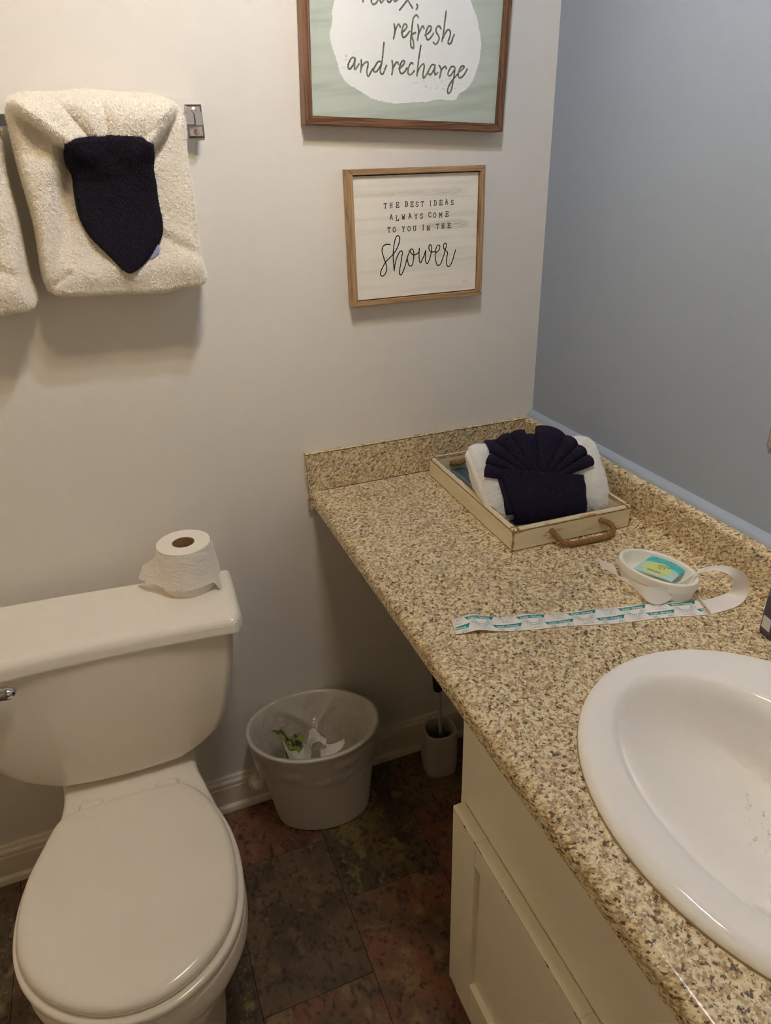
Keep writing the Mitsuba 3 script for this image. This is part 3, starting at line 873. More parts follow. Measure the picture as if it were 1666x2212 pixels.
def crumple(seed, size, loc, m, key, flat=0.45, deg=0):
    r = np.random.default_rng(seed)
    n = 22
    u, w = np.meshgrid(np.linspace(-1, 1, n), np.linspace(-1, 1, n), indexing='ij')
    p = np.stack([u, w, np.zeros_like(u)], -1)
    for k in range(9):
        a = r.uniform(0, 2 * np.pi)
        d = u * math.cos(a) + w * math.sin(a) - r.uniform(-0.5, 0.5)
        p[..., 2] += r.uniform(0.2, 0.62) * np.abs(d) * r.choice([-1, 1])
    p[..., 0] *= 1 - 0.25 * np.abs(p[..., 2])
    p[..., 2] -= p[..., 2].mean()
    p *= np.array(size) * [1, 1, flat]
    g = shell(p, p - [0, 0, 0.0006])
    add(key, xf(g, deg, loc), m, 18)


crumple(3, (0.040, 0.022, 0.05), (-0.690, -0.104, 0.262), 'rubbish_green', 'green_wrapper', 1.0, 115)
thing('green_wrapper', 'crumpled green and dark printed wrapper at the left inside the bin', 'wrapper')
crumple(5, (0.044, 0.032, 0.030), (-0.678, -0.152, 0.258), 'rubbish_pale', 'crumpled_packet', 1.0, 60)
thing('crumpled_packet', 'pale crumpled packet with green print at the front inside the bin', 'wrapper')
crumple(9, (0.046, 0.028, 0.022), (-0.590, -0.140, 0.232), 'tissue_flat', 'crumpled_tissue', 0.9, 10)
thing('crumpled_tissue', 'crumpled cream paper tissue at the right inside the bin', 'tissue', 'tissues in the bin')
crumple(11, (0.024, 0.020, 0.030), (-0.630, -0.126, 0.252), 'tissue_flat', 'crumpled_tissue_001', 1.0, -30)
thing('crumpled_tissue_001', 'small white pointed tissue scrap in the middle of the bin', 'tissue', 'tissues in the bin')

# ------------------------------------------------------------------ toilet brush in its holder
HB, HROT = np.array([-0.284, -0.094]), math.radians(-9)


def hring(hx, hy, z, n=64, e=3.6, tilt=0.0):
    a = np.arange(n) / n * 2 * np.pi
    x = hx * np.sign(np.cos(a)) * np.abs(np.cos(a)) ** (2 / e)
    y = hy * np.sign(np.sin(a)) * np.abs(np.sin(a)) ** (2 / e)
    X, Y = rot2(x, y, HROT)
    return np.stack([X + HB[0], Y + HB[1], z + tilt * y / hy], 1)


HZ = 0.140
add('toilet_brush_holder', fix(loft([hring(0.039, 0.038, 0.0), hring(0.043, 0.042, 0.004), hring(0.0455, 0.0435, 0.03), hring(0.0455, 0.0430, 0.1), hring(0.0445, 0.0420, HZ - 0.004), hring(0.043, 0.0405, HZ), hring(0.0375, 0.036, HZ - 0.0005, e=2.6), hring(0.0365, 0.035, HZ - 0.006, e=2.6), hring(0.035, 0.034, 0.012, e=2.6)])), 'grey_plastic', 50)
thing('toilet_brush_holder', 'grey rounded square toilet brush holder on the floor beside the cabinet', 'brush holder')
bx, by = -0.279, -0.092
add('toilet_brush__handle', tube(spline([(bx, by, 0.05), (bx - 0.001, by, 0.14), (bx - 0.004, by + 0.002, 0.215), (bx - 0.007, by + 0.004, 0.268)], 24), np.interp(np.arange(24), [0, 12, 18, 23], [0.0055, 0.0050, 0.0068, 0.0102]), 16), 'grey_plastic', 50)
add('toilet_brush__grip', tube(spline([(bx - 0.007, by + 0.004, 0.266), (bx - 0.009, by + 0.005, 0.31), (bx - 0.011, by + 0.006, 0.37)], 16), [0.0105, 0.0125] + [0.0130] * 12 + [0.0115, 0.006], 16), 'dark_plastic', 50)
part('toilet_brush__grip', 'dark grip at the top of the handle')
br = np.random.default_rng(2)
bl = []
for k in range(420):
    z = br.uniform(0.03, 0.125)
    a = br.uniform(0, 2 * np.pi)
    r = br.uniform(0.024, 0.031) * (1 if z < 0.1 else 0.8)
    q = np.array([[bx + 0.004 * math.cos(a), by + 0.004 * math.sin(a), z], [bx + r * math.cos(a), by + r * math.sin(a), z + br.uniform(-0.006, 0.010)]])
    bl.append(tube(q, 0.0006, 3))
add('toilet_brush__bristles', cat(*bl), 'bristle')
labels['toilet_brush__bristles'] = {'label': 'dark grey bristles', 'kind': 'stuff'}
thing('toilet_brush', 'toilet brush with pale stick and dark grip standing in its holder', 'toilet brush')


# ------------------------------------------------------------------ framed signs
def frame_parts(key, x0, x1, z0, z1, w, y0, y1, mh, mv, place):
    """four mitred mouldings in sign space (x, z), back at y0, front at y1 (towards the room)"""
    def pr(poly):
        m = prism(Polygon(poly), y1 - y0)
        return m
    g = 0.00025
    bars = [('frame_bar', [(x0, z0), (x1, z0), (x1 - w, z0 + w), (x0 + w, z0 + w)], mh), ('frame_bar', [(x0, z1), (x0 + w, z1 - w), (x1 - w, z1 - w), (x1, z1)], mh),
            ('frame_bar', [(x0, z0 + g), (x0 + w, z0 + w + g), (x0 + w, z1 - w - g), (x0, z1 - g)], mv), ('frame_bar', [(x1, z0 + g), (x1, z1 - g), (x1 - w, z1 - w - g), (x1 - w, z0 + w + g)], mv)]
    for nm, poly, m in bars:
        b = Polygon(poly)
        t = y1 - y0
        # chamfered front edge
        p0 = prism(b, t - 0.0012)
        p1 = prism(b.buffer(-0.0009, join_style=2), 0.0012)
        p1.apply_translation([0, 0, t - 0.0012])
        add(key + '__' + nm, place(cat(p0, p1), y0), m)


# small level sign
def flat_place(m, d):
    return on_wall(m, -d)


thing('wall_sign', 'small square oak framed sign about ideas in the shower', 'wall sign', 'wall signs')
SX0, SX1, SZ0, SZ1 = -0.4494, -0.1648, 1.2417, 1.4858
frame_parts('wall_sign', SX0, SX1, SZ0, SZ1, 0.0100, 0.002, 0.0295, 'oak_h', 'oak_v', flat_place)
add('wall_sign__panel', flat_place(prism(sbox(SX0 + 0.0118, SZ0 + 0.0118, SX1 - 0.0118, SZ1 - 0.0118), 0.0105), 0.0115), 'whitewash')
part('wall_sign__panel', 'whitewashed plank panel with black lettering')
add('wall_sign__backing', flat_place(prism(sbox(SX0 + 0.009, SZ0 + 0.009, SX1 - 0.009, SZ1 - 0.009), 0.004), 0.004), 'oak_h')
part('wall_sign__backing', 'oak backing board behind the panel gap')
GL = {  # slab-serif typewriter capitals on a 0..1 square: stems and serifs
    'T': [[(.5, 0), (.5, 1)], [(.05, 1), (.95, 1)], [(.05, 1), (.05, .76)], [(.95, 1), (.95, .76)], [(.28, 0), (.72, 0)]],
    'H': [[(.2, 0), (.2, 1)], [(.8, 0), (.8, 1)], [(.2, .52), (.8, .52)], [(.02, 0), (.38, 0)], [(.62, 0), (.98, 0)], [(.02, 1), (.38, 1)], [(.62, 1), (.98, 1)]],
    'E': [[(.2, 0), (.2, 1)], [(.02, 1), (.9, 1), (.9, .76)], [(.02, 0), (.94, 0), (.94, .26)], [(.2, .52), (.62, .52)], [(.62, .38), (.62, .66)]],
    'B': [[(.2, 0), (.2, 1)], [(.02, 1), (.6, 1), (.8, .92), (.84, .77), (.78, .6), (.6, .53), (.2, .53)], [(.6, .53), (.86, .44), (.92, .27), (.84, .08), (.62, 0), (.02, 0)]],
    'S': [[(.84, .72), (.84, .98)], [(.84, .80), (.72, .95), (.5, 1), (.26, .95), (.16, .78), (.24, .60), (.5, .52), (.76, .42), (.87, .24), (.76, .06), (.5, 0), (.26, .04), (.14, .2)], [(.14, .02), (.14, .28)]],
    'I': [[(.5, 0), (.5, 1)], [(.2, 0), (.8, 0)], [(.2, 1), (.8, 1)]],
    'D': [[(.2, 0), (.2, 1)], [(.02, 1), (.52, 1), (.78, .86), (.9, .5), (.78, .14), (.52, 0), (.02, 0)]],
    'A': [[(.12, 0), (.48, 1), (.88, 0)], [(.27, .36), (.73, .36)], [(-.04, 0), (.3, 0)], [(.68, 0), (1.04, 0)], [(.3, 1), (.5, 1)]],
    'L': [[(.26, 0), (.26, 1)], [(.06, 1), (.48, 1)], [(.06, 0), (.94, 0), (.94, .32)]],
    'W': [[(.08, 1), (.28, 0), (.5, .66), (.72, 0), (.92, 1)], [(-.06, 1), (.26, 1)], [(.74, 1), (1.06, 1)]],
    'Y': [[(.1, 1), (.5, .46), (.9, 1)], [(.5, .46), (.5, 0)], [(-.04, 1), (.3, 1)], [(.7, 1), (1.04, 1)], [(.26, 0), (.74, 0)]],
    'C': [[(.86, .7), (.86, .98)], [(.86, .78), (.72, .95), (.52, 1), (.28, .92), (.13, .7), (.1, .45), (.18, .18), (.38, .02), (.6, 0), (.8, .1), (.9, .24)]],
    'O': [[(.5, 1), (.26, .93), (.12, .72), (.08, .5), (.12, .28), (.26, .07), (.5, 0), (.74, .07), (.88, .28), (.92, .5), (.88, .72), (.74, .93), (.5, 1)]],
    'U': [[(.16, 1), (.16, .3), (.26, .08), (.5, 0), (.74, .08), (.84, .3), (.84, 1)], [(-.02, 1), (.36, 1)], [(.64, 1), (1.02, 1)]],
    'M': [[(.12, 0), (.14, 1), (.5, .38), (.86, 1), (.88, 0)], [(-.02, 1), (.16, 1)], [(.84, 1), (1.02, 1)], [(-.02, 0), (.3, 0)], [(.7, 0), (1.02, 0)]],
    'N': [[(.18, 0), (.18, 1), (.82, 0), (.82, 1)], [(.0, 1), (.2, 1)], [(.64, 1), (1.0, 1)], [(.0, 0), (.36, 0)]],
}
CAPS = [["T",-0.3742,1.422],["H",-0.3625,1.4225],["E",-0.3491,1.4225],["B",-0.3304,1.4232],["E",-0.3191,1.4224],["S",-0.3083,1.422],["T",-0.2974,1.422],["I",-0.28,1.4222],["D",-0.2694,1.4227],["E",-0.2577,1.4228],["A",-0.2454,1.4235],["S",-0.233,1.422],["A",-0.3625,1.402],["L",-0.3502,1.3994],["W",-0.3374,1.4005],["A",-0.3237,1.4023],["Y",-0.3108,1.4008],["S",-0.2989,1.4006],["C",-0.2815,1.402],["O",-0.2707,1.4007],["M",-0.258,1.4003],["E",-0.2441,1.4016],["T",-0.3676,1.3794],["O",-0.357,1.3791],["Y",-0.3375,1.3794],["O",-0.3258,1.3792],["U",-0.314,1.379],["I",-0.2955,1.3798],["N",-0.2846,1.378],["T",-0.2645,1.38],["H",-0.2527,1.3801],["E",-0.2393,1.3804]]
lw = []
for c, x, z in CAPS:
    w, h = 0.0064, 0.0086
    if c == 'I':
        w = 0.0050
    lines = [LineString([(x + (px - 0.5) * w, z + (pz - 0.5) * h) for px, pz in st]).buffer(0.00078, cap_style=2 if len(st) == 2 else 1, join_style=1, quad_segs=3) for st in GL[c]]
    lw.append(prism(unary_union(lines), 0.0002))
add('wall_sign__lettering', flat_place(cat(*lw), 0.0220), 'print_grey')
part('wall_sign__lettering', 'black typewriter capitals THE BEST IDEAS ALWAYS COME TO YOU IN THE')


def script(strokes, w, dense=14, taper=True):
    out = []
    for st in strokes:
        p = spline(st, max(24, dense * len(st)))
        out.append(LineString(p).buffer(w / 2, quad_segs=4))
    return unary_union(out)


add('wall_sign__script', flat_place(prism(script([[[-0.3667,1.3526],[-0.371,1.3536],[-0.3768,1.3527],[-0.3815,1.3494],[-0.3834,1.344],[-0.3827,1.3378],[-0.3803,1.33],[-0.3769,1.3207],[-0.3747,1.3136],[-0.3749,1.3069],[-0.3777,1.2998],[-0.382,1.2959],[-0.3855,1.2957],[-0.3878,1.2984],[-0.3876,1.3026],[-0.3851,1.3087],[-0.3808,1.3151],[-0.3769,1.3207],[-0.3711,1.3258],[-0.3639,1.3315],[-0.3597,1.3348],[-0.3537,1.3421],[-0.3482,1.3524],[-0.346,1.3604],[-0.3471,1.3661],[-0.3496,1.3679],[-0.3526,1.3664],[-0.356,1.359],[-0.3582,1.35],[-0.3596,1.3409],[-0.3602,1.3286],[-0.3598,1.3183],[-0.3591,1.3099],[-0.3584,1.3038]],[[-0.3584,1.3038],[-0.357,1.3139],[-0.3541,1.3241],[-0.3497,1.3331],[-0.3455,1.3385],[-0.3425,1.3398],[-0.3408,1.3376],[-0.3415,1.3305],[-0.3435,1.3202],[-0.3457,1.31],[-0.3474,1.3017],[-0.3469,1.2964],[-0.3445,1.2947],[-0.3412,1.2981],[-0.3371,1.3062],[-0.3328,1.3179],[-0.3296,1.3276],[-0.3253,1.3372],[-0.3217,1.3416],[-0.3187,1.3409],[-0.3164,1.3361],[-0.3161,1.3288],[-0.3171,1.3205],[-0.3196,1.3123],[-0.3226,1.3099],[-0.3262,1.3112],[-0.3288,1.3171],[-0.3303,1.3256]],[[-0.3249,1.3397],[-0.3235,1.337],[-0.3206,1.3327],[-0.3152,1.3303],[-0.3092,1.332],[-0.3043,1.3363]],[[-0.3039,1.342],[-0.3046,1.3343],[-0.3046,1.3249],[-0.3035,1.3169],[-0.302,1.3142],[-0.2984,1.3192],[-0.2935,1.3283],[-0.2901,1.3369],[-0.2908,1.3271],[-0.2901,1.3165],[-0.2874,1.3119],[-0.2831,1.3171],[-0.2794,1.3274],[-0.2776,1.3377],[-0.2783,1.345],[-0.2807,1.3473],[-0.2831,1.3443],[-0.2831,1.3391],[-0.2801,1.3347],[-0.274,1.3333],[-0.2684,1.334]],[[-0.2672,1.3313],[-0.2617,1.3356],[-0.2591,1.3412],[-0.2599,1.3447],[-0.263,1.3451],[-0.2667,1.3412],[-0.2688,1.333],[-0.269,1.3235],[-0.2671,1.3128],[-0.2627,1.3066],[-0.2577,1.3089],[-0.2535,1.3172],[-0.2493,1.3275],[-0.2463,1.3378],[-0.2445,1.344],[-0.2464,1.3477],[-0.2489,1.3476],[-0.2513,1.3439],[-0.25,1.338],[-0.2462,1.3336],[-0.2425,1.3312],[-0.243,1.3228],[-0.2441,1.3144],[-0.2427,1.3057],[-0.2396,1.3028],[-0.2346,1.3062],[-0.2291,1.3176],[-0.2262,1.327],[-0.2238,1.3337]]], 0.0020), 0.0003), 0.0220), 'print_black')
part('wall_sign__script', 'thin black handwriting reading shower')
add('wall_sign__printed_twig', flat_place(prism(script([[(-0.2075, 1.2710), (-0.2055, 1.2720), (-0.2030, 1.2722), (-0.1990, 1.2712), (-0.1970, 1.2690)]], 0.0009), 0.0002), 0.0220), 'print_tan')

# large sign, hanging a little crooked
ca_, sa_ = math.cos(math.radians(-2.4)), math.sin(math.radians(-2.4))


def big_place(m, d):
    m = as_tm(m).copy()
    v = m.vertices.copy()
    x, z = v[:, 0] * ca_ - v[:, 1] * sa_ - 0.32, v[:, 0] * sa_ + v[:, 1] * ca_ + 1.745
    m.vertices = np.stack([x, -d - v[:, 2], z], 1)
    return fix(m)


BX0, BX1, BZ0, BZ1 = -0.1945, 0.1960, -0.1950, 0.296
frame_parts('wall_sign_001', BX0, BX1, BZ0, BZ1, 0.0135, 0.002, 0.0315, 'brown_wood_h', 'brown_wood_v', big_place)
add('wall_sign_001__panel', big_place(prism(sbox(BX0 + 0.0131, BZ0 + 0.0131, BX1 - 0.0131, BZ1 - 0.0131), 0.010), 0.012), 'sage_board')
part('wall_sign_001__panel', 'sage green board')
bl_ = spline([[-0.1347,-0.0128],[-0.1396,-0.0277],[-0.1405,-0.0443],[-0.1446,-0.0613],[-0.1426,-0.0743],[-0.1374,-0.0873],[-0.1317,-0.1024],[-0.1271,-0.1157],[-0.1176,-0.1271],[-0.1005,-0.1362],[-0.0806,-0.1453],[-0.0604,-0.1526],[-0.0348,-0.1552],[-0.0088,-0.1556],[0.0174,-0.1525],[0.044,-0.1499],[0.0681,-0.1461],[0.0954,-0.1456],[0.1032,-0.1376],[0.1189,-0.1258],[0.1317,-0.1105],[0.1385,-0.0913],[0.1427,-0.0745],[0.1428,-0.052],[0.1382,-0.0362],[0.1313,-0.0169],[0.1206,-0.0001],[0.1087,0.0182],[0.0814,0.0385],[0.0352,0.0491],[-0.014,0.05],[-0.0618,0.0402],[-0.1041,0.0203],[-0.1252,0.0024]], 900, closed=True)
tt = np.gradient(bl_, axis=0)
tt /= np.linalg.norm(tt, axis=1, keepdims=True)
nm_ = np.stack([tt[:, 1], -tt[:, 0]], 1)
sarr = np.arange(900) / 900
ncoord = np.stack([np.cos(sarr * 2 * np.pi) * 30, np.sin(sarr * 2 * np.pi) * 30, sarr * 0 + 1.5], 1)
bl_ = bl_ + nm_ * (0.0040 * (meshkit.fbm(ncoord, 4) - 0.5) + 0.0020 * (meshkit.noise(ncoord * 5.5) - 0.5))[:, None]
patch = Polygon(bl_).buffer(0)
rg = np.random.default_rng(6)
holes = []
for c0, c1, n in (((-0.115, -0.098), (0.016, 0.012), 26), ((0.048, -0.124), (0.030, 0.008), 24), ((0.085, -0.122), (0.014, 0.010), 26)):
    for k in range(n):
        x, z = c0[0] + rg.normal() * c1[0] * 0.6, c0[1] + rg.normal() * c1[1] * 0.6
        holes.append(LineString([(x, z), (x + rg.uniform(0.001, 0.005), z + rg.uniform(-0.0005, 0.0012))]).buffer(rg.uniform(0.0002, 0.0005), quad_segs=2))
patch = patch.difference(unary_union(holes))
add('wall_sign_001__painted_patch', big_place(prism(patch, 0.0002), 0.0220), 'print_white')
part('wall_sign_001__painted_patch', 'rough-edged white painted patch')
add('wall_sign_001__lettering', big_place(prism(script([[[-0.0285,-0.0382],[-0.0266,-0.0466],[-0.0289,-0.0589]],[[-0.0273,-0.0515],[-0.0237,-0.0426],[-0.0198,-0.0379],[-0.0167,-0.0417]],[[-0.0145,-0.0497],[-0.0079,-0.0453],[-0.0043,-0.0387],[-0.0081,-0.0367],[-0.012,-0.0418],[-0.0133,-0.0505],[-0.0101,-0.0561],[-0.0039,-0.0522],[0.001,-0.0467]],[[0.0168,-0.0257],[0.0142,-0.0227],[0.0092,-0.0249],[0.0062,-0.0338],[0.0048,-0.0474],[0.0035,-0.0611],[0.0056,-0.0698],[0.0089,-0.071],[0.0092,-0.0646],[0.0069,-0.0566],[0.005,-0.0522],[0.0125,-0.0478]],[[0.0164,-0.0359],[0.0183,-0.0455],[0.0167,-0.0583]],[[0.0179,-0.0504],[0.0225,-0.0413],[0.0262,-0.0372],[0.0284,-0.0409]],[[0.0305,-0.0499],[0.0381,-0.0461],[0.0421,-0.038],[0.0384,-0.0363],[0.034,-0.0415],[0.0323,-0.0504],[0.036,-0.0566],[0.0423,-0.0527],[0.0472,-0.0464]],[[0.0611,-0.0386],[0.057,-0.035],[0.0525,-0.0382],[0.0523,-0.0441],[0.0578,-0.0506],[0.0569,-0.0576],[0.0518,-0.0623],[0.0473,-0.0598]],[[0.0701,-0.0127],[0.0683,-0.0274],[0.0666,-0.0431],[0.0639,-0.0572]],[[0.0653,-0.0531],[0.0706,-0.0439],[0.0761,-0.0389],[0.0796,-0.0413],[0.0784,-0.0513],[0.0767,-0.0593],[0.0807,-0.0597],[0.0848,-0.0518],[0.0878,-0.0457]],[[-0.1002,-0.0918],[-0.105,-0.0915],[-0.1099,-0.0973],[-0.1129,-0.1052],[-0.1105,-0.1084],[-0.1064,-0.1058],[-0.1014,-0.0977],[-0.0997,-0.0928]],[[-0.0997,-0.0928],[-0.1007,-0.1006],[-0.1003,-0.1084],[-0.0974,-0.1063],[-0.0929,-0.1002]],[[-0.0885,-0.0941],[-0.0885,-0.1019],[-0.09,-0.1118]],[[-0.0888,-0.1058],[-0.0831,-0.0987],[-0.0769,-0.0963],[-0.0762,-0.1012],[-0.0782,-0.1112],[-0.0757,-0.1174],[-0.0719,-0.1128],[-0.067,-0.1056]],[[-0.0509,-0.0949],[-0.0559,-0.0942],[-0.062,-0.1004],[-0.0657,-0.1085],[-0.0632,-0.1104],[-0.0577,-0.1071],[-0.0508,-0.0968]],[[-0.0467,-0.0663],[-0.0485,-0.082],[-0.0508,-0.0978],[-0.0527,-0.1108],[-0.0494,-0.113],[-0.0445,-0.1054],[-0.0413,-0.0993]],[[-0.0313,-0.0918],[-0.0294,-0.1006],[-0.0312,-0.1123]],[[-0.0298,-0.1046],[-0.0244,-0.0953],[-0.0214,-0.0932],[-0.019,-0.0964]],[[-0.0178,-0.1029],[-0.0103,-0.0975],[-0.0074,-0.0914],[-0.0105,-0.0906],[-0.0142,-0.0947],[-0.0166,-0.1029],[-0.0138,-0.1098],[-0.0087,-0.1085],[-0.0025,-0.1011]],[[0.0089,-0.0944],[0.0063,-0.0926],[0.0025,-0.0968],[-0.0003,-0.105],[0.0009,-0.11],[0.0055,-0.1104],[0.0118,-0.1044]],[[0.0234,-0.0657],[0.0206,-0.0818],[0.0186,-0.0979],[0.0173,-0.1118]],[[0.0179,-0.1071],[0.0233,-0.0977],[0.0297,-0.0933],[0.0311,-0.0972],[0.029,-0.1095],[0.0305,-0.1144],[0.0343,-0.1113],[0.0385,-0.1045]],[[0.0521,-0.094],[0.0467,-0.0933],[0.0417,-0.0997],[0.0394,-0.1069],[0.0422,-0.1088],[0.0473,-0.1055],[0.0522,-0.0961]],[[0.0526,-0.0936],[0.0519,-0.1022],[0.0533,-0.1083],[0.0579,-0.1049]],[[0.0605,-0.0936],[0.0643,-0.0995],[0.0623,-0.1123]],[[0.0633,-0.1057],[0.0682,-0.0972],[0.0728,-0.0945],[0.0749,-0.0979]],[[0.0922,-0.0949],[0.0868,-0.0937],[0.0804,-0.1007],[0.0789,-0.1069],[0.0823,-0.1088],[0.0874,-0.1044],[0.0924,-0.0969]],[[0.0922,-0.0949],[0.0916,-0.1063],[0.089,-0.121],[0.0851,-0.1337],[0.0806,-0.1361],[0.0795,-0.1308],[0.083,-0.1223],[0.0906,-0.1125],[0.0978,-0.1055]],[[0.0995,-0.1027],[0.1073,-0.0971],[0.1111,-0.0928],[0.107,-0.092],[0.1019,-0.0974],[0.0997,-0.1048],[0.1019,-0.1103],[0.1081,-0.1085],[0.1174,-0.0962]],[[-0.0866,0.0057],[-0.0842,-0.0032],[-0.0854,-0.011]],[[-0.0847,-0.0051],[-0.0783,0.0045],[-0.074,0.0031]],[[-0.0711,-0.004],[-0.0639,0.0012],[-0.0616,0.0059],[-0.0652,0.0074],[-0.0692,0.0016],[-0.0706,-0.0076],[-0.0674,-0.0133],[-0.0614,-0.0106],[-0.0571,-0.0047]],[[-0.0462,0.0272],[-0.052,0.0104],[-0.0547,-0.0045],[-0.053,-0.0099],[-0.0475,-0.0049]],[[-0.0289,0.0068],[-0.0345,0.0073],[-0.0398,0.0004],[-0.0409,-0.0062],[-0.0379,-0.0082],[-0.0324,-0.0027],[-0.0284,0.005]],[[-0.0282,0.0069],[-0.0295,-0.0006],[-0.0279,-0.0061],[-0.0221,-0.0028]],[[-0.0185,-0.0175],[-0.0052,-0.0034],[0.0092,0.0118]],[[0.0055,-0.0129],[-0.004,-0.0023],[-0.013,0.0081]],[[0.0136,-0.0071],[0.015,-0.0106],[0.0126,-0.0142]]], 0.0029), 0.0002), 0.0222), 'print_olive')
part('wall_sign_001__lettering', 'olive brush handwriting reading relax, refresh and recharge')
thing('wall_sign_001', 'large brown framed sage green sign with white patch, hanging crooked above the small sign', 'wall sign', 'wall signs')

# ------------------------------------------------------------------ towel bar
BARY, BARZ = -0.043, 1.5668
for k, xc in enumerate((-0.7060, -1.32)):
    s = '' if k == 0 else '_001'
    pl = loft([np.array([(xc - w, y, 1.5655 - h), (xc + w, y, 1.5655 - h), (xc + w, y, 1.5655 + h), (xc - w, y, 1.5655 + h)]) for w, h, y in ((0.0135, 0.0245, 0.0), (0.0135, 0.0245, -0.004), (0.0105, 0.0215, -0.0062))])
    add('towel_bar__plate' + s, fix(pl), 'chrome')
    add('towel_bar__post' + s, box(xc - 0.0062, xc + 0.0062, -0.052, -0.0055, BARZ - 0.0100, BARZ + 0.0100, 0.0009), 'chrome')
    for zz in (1.5655 + 0.0165, 1.5655 - 0.0160):
        sc = xf(lathe([(0.0048, 0.0), (0.0042, 0.0014), (0.0025, 0.0021), (0.0, 0.0023)], 20), 90, (xc, -0.0060, zz), (1, 0, 0))
        add('towel_bar__screw', sc, 'brass', 40)
part('towel_bar__plate', 'chrome wall plate')
add('towel_bar__bar', box(-1.32, -0.7130, BARY - 0.0075, BARY + 0.0075, BARZ - 0.0085, BARZ + 0.0085, 0.0007), 'chrome')
thing('towel_bar', 'square chrome towel bar screwed to the white wall', 'towel bar')


# ------------------------------------------------------------------ towels on the bar
def sig(x, w):
    return 1 / (1 + np.exp(-np.clip(x / w, -40, 40)))


def coons(top, bot, left, right, n, m):
    """top/bot run left to right, left/right run top to bottom; -> (m rows, n columns, 2)"""
    tp, bt, lf, rt = spline(top, n), spline(bot, n), spline(left, m), spline(right, m)
    u, v = np.linspace(0, 1, n)[None, :, None], np.linspace(0, 1, m)[:, None, None]
    return (1 - v) * tp[None] + v * bt[None] + (1 - u) * lf[:, None] + u * rt[:, None] - ((1 - u) * (1 - v) * tp[0] + u * (1 - v) * tp[-1] + (1 - u) * v * bt[0] + u * v * bt[-1])


def seg_d(x, z, a, b):
    """signed distance to the line a-b (positive on its left) and the place along it"""
    ax, az = a
    dx, dz = b[0] - ax, b[1] - az
    L = math.hypot(dx, dz)
    t = ((x - ax) * dx + (z - az) * dz) / L / L
    s = (dx * (z - az) - dz * (x - ax)) / L
    return s, t, np.hypot(x - (ax + np.clip(t, 0, 1) * dx), z - (az + np.clip(t, 0, 1) * dz))


tl = np.array([[-0.9891,1.5902],[-0.9748,1.5989],[-0.9493,1.603],[-0.9181,1.6031],[-0.8694,1.6069],[-0.8275,1.6035],[-0.7738,1.6007],[-0.7528,1.5939],[-0.7315,1.5814],[-0.7277,1.5732],[-0.7309,1.5378],[-0.7328,1.4913],[-0.7319,1.4569],[-0.7341,1.4001],[-0.7343,1.3557],[-0.7305,1.3327],[-0.7328,1.3213],[-0.7399,1.3165],[-0.7688,1.3127],[-0.8007,1.3076],[-0.8833,1.3101],[-0.9684,1.3159],[-0.9859,1.3218],[-0.988,1.3521],[-0.9838,1.414],[-0.9866,1.4986],[-0.9875,1.5597]])
iTL, iTR, iBR, iBL = 1, 8, 16, 22
nT, mT = 300, 330
Cx = coons(tl[iTL:iTR + 1], tl[iBL:iBR - 1:-1], np.array([tl[1], tl[26] * 0 + np.array([tl[0][0] + 0.004, tl[0][1] - 0.006]), tl[26], tl[25], tl[24], tl[23], tl[22]]), tl[iTR:iBR + 1], nT, mT)
Xg, Zg = Cx[..., 0], Cx[..., 1]
uu, vv = np.meshgrid(np.linspace(0, 1, nT), np.linspace(0, 1, mT))


def edge_round(d, r):
    t = np.clip(1 - d / r, 0, 1)
    return np.sqrt(np.maximum(0, 1 - t * t))


W_, H_ = 0.25, 0.28
er = np.minimum(np.minimum(edge_round(uu * W_, 0.022), edge_round((1 - uu) * W_, 0.022)), np.minimum(edge_round(vv * H_, 0.045), edge_round((1 - vv) * H_, 0.020)))
er = edge_round(uu * W_, 0.020) * edge_round((1 - uu) * W_, 0.022) * edge_round(vv * H_, 0.050) * edge_round((1 - vv) * H_, 0.016)
fL, fR, foc = (-0.915, 1.529), (-0.787, 1.5305), (-0.852, 1.505)
tL, tR = (-0.986, 1.592), (-0.738, 1.583)
dep = np.full_like(Xg, 0.050)
# fan above the two diagonals
sL, tLn, _ = seg_d(Xg, Zg, tL, fL)
sR, tRn, _ = seg_d(Xg, Zg, fR, tR)
fan = sig(sL, 0.0022) * sig(sR, 0.0030) * sig(Zg - 1.500, 0.01)
ang = np.arctan2(Zg - foc[1], Xg - foc[0])
rad = np.hypot(Xg - foc[0], Zg - foc[1])
pl_ = (np.abs(np.sin((ang * 4.1 + 0.35) + 0.35 * np.sin(ang * 3))) ** 0.6 - 0.55) * np.clip((rad - 0.01) / 0.05, 0, 1) * np.clip(1.25 - rad / 0.13, 0.25, 1)
dep += fan * (0.032 + 0.0220 * pl_)
dep += 0.010 * np.exp(-((sL - 0.010) / 0.008) ** 2) * fan + 0.008 * np.exp(-((sR - 0.010) / 0.009) ** 2) * fan
dep -= (1 - fan) * 0.020 * np.exp(np.minimum(0, sL) / 0.016) * np.clip(tLn * 1.6, 0, 1) * sig(1.15 - tLn, 0.05) * sig(-sL, 0.001)
dep -= (1 - fan) * 0.014 * np.exp(np.minimum(0, sR) / 0.016) * np.clip((1.1 - tRn) * 1.6, 0, 1) * sig(tRn + 0.15, 0.05) * sig(-sR, 0.001)
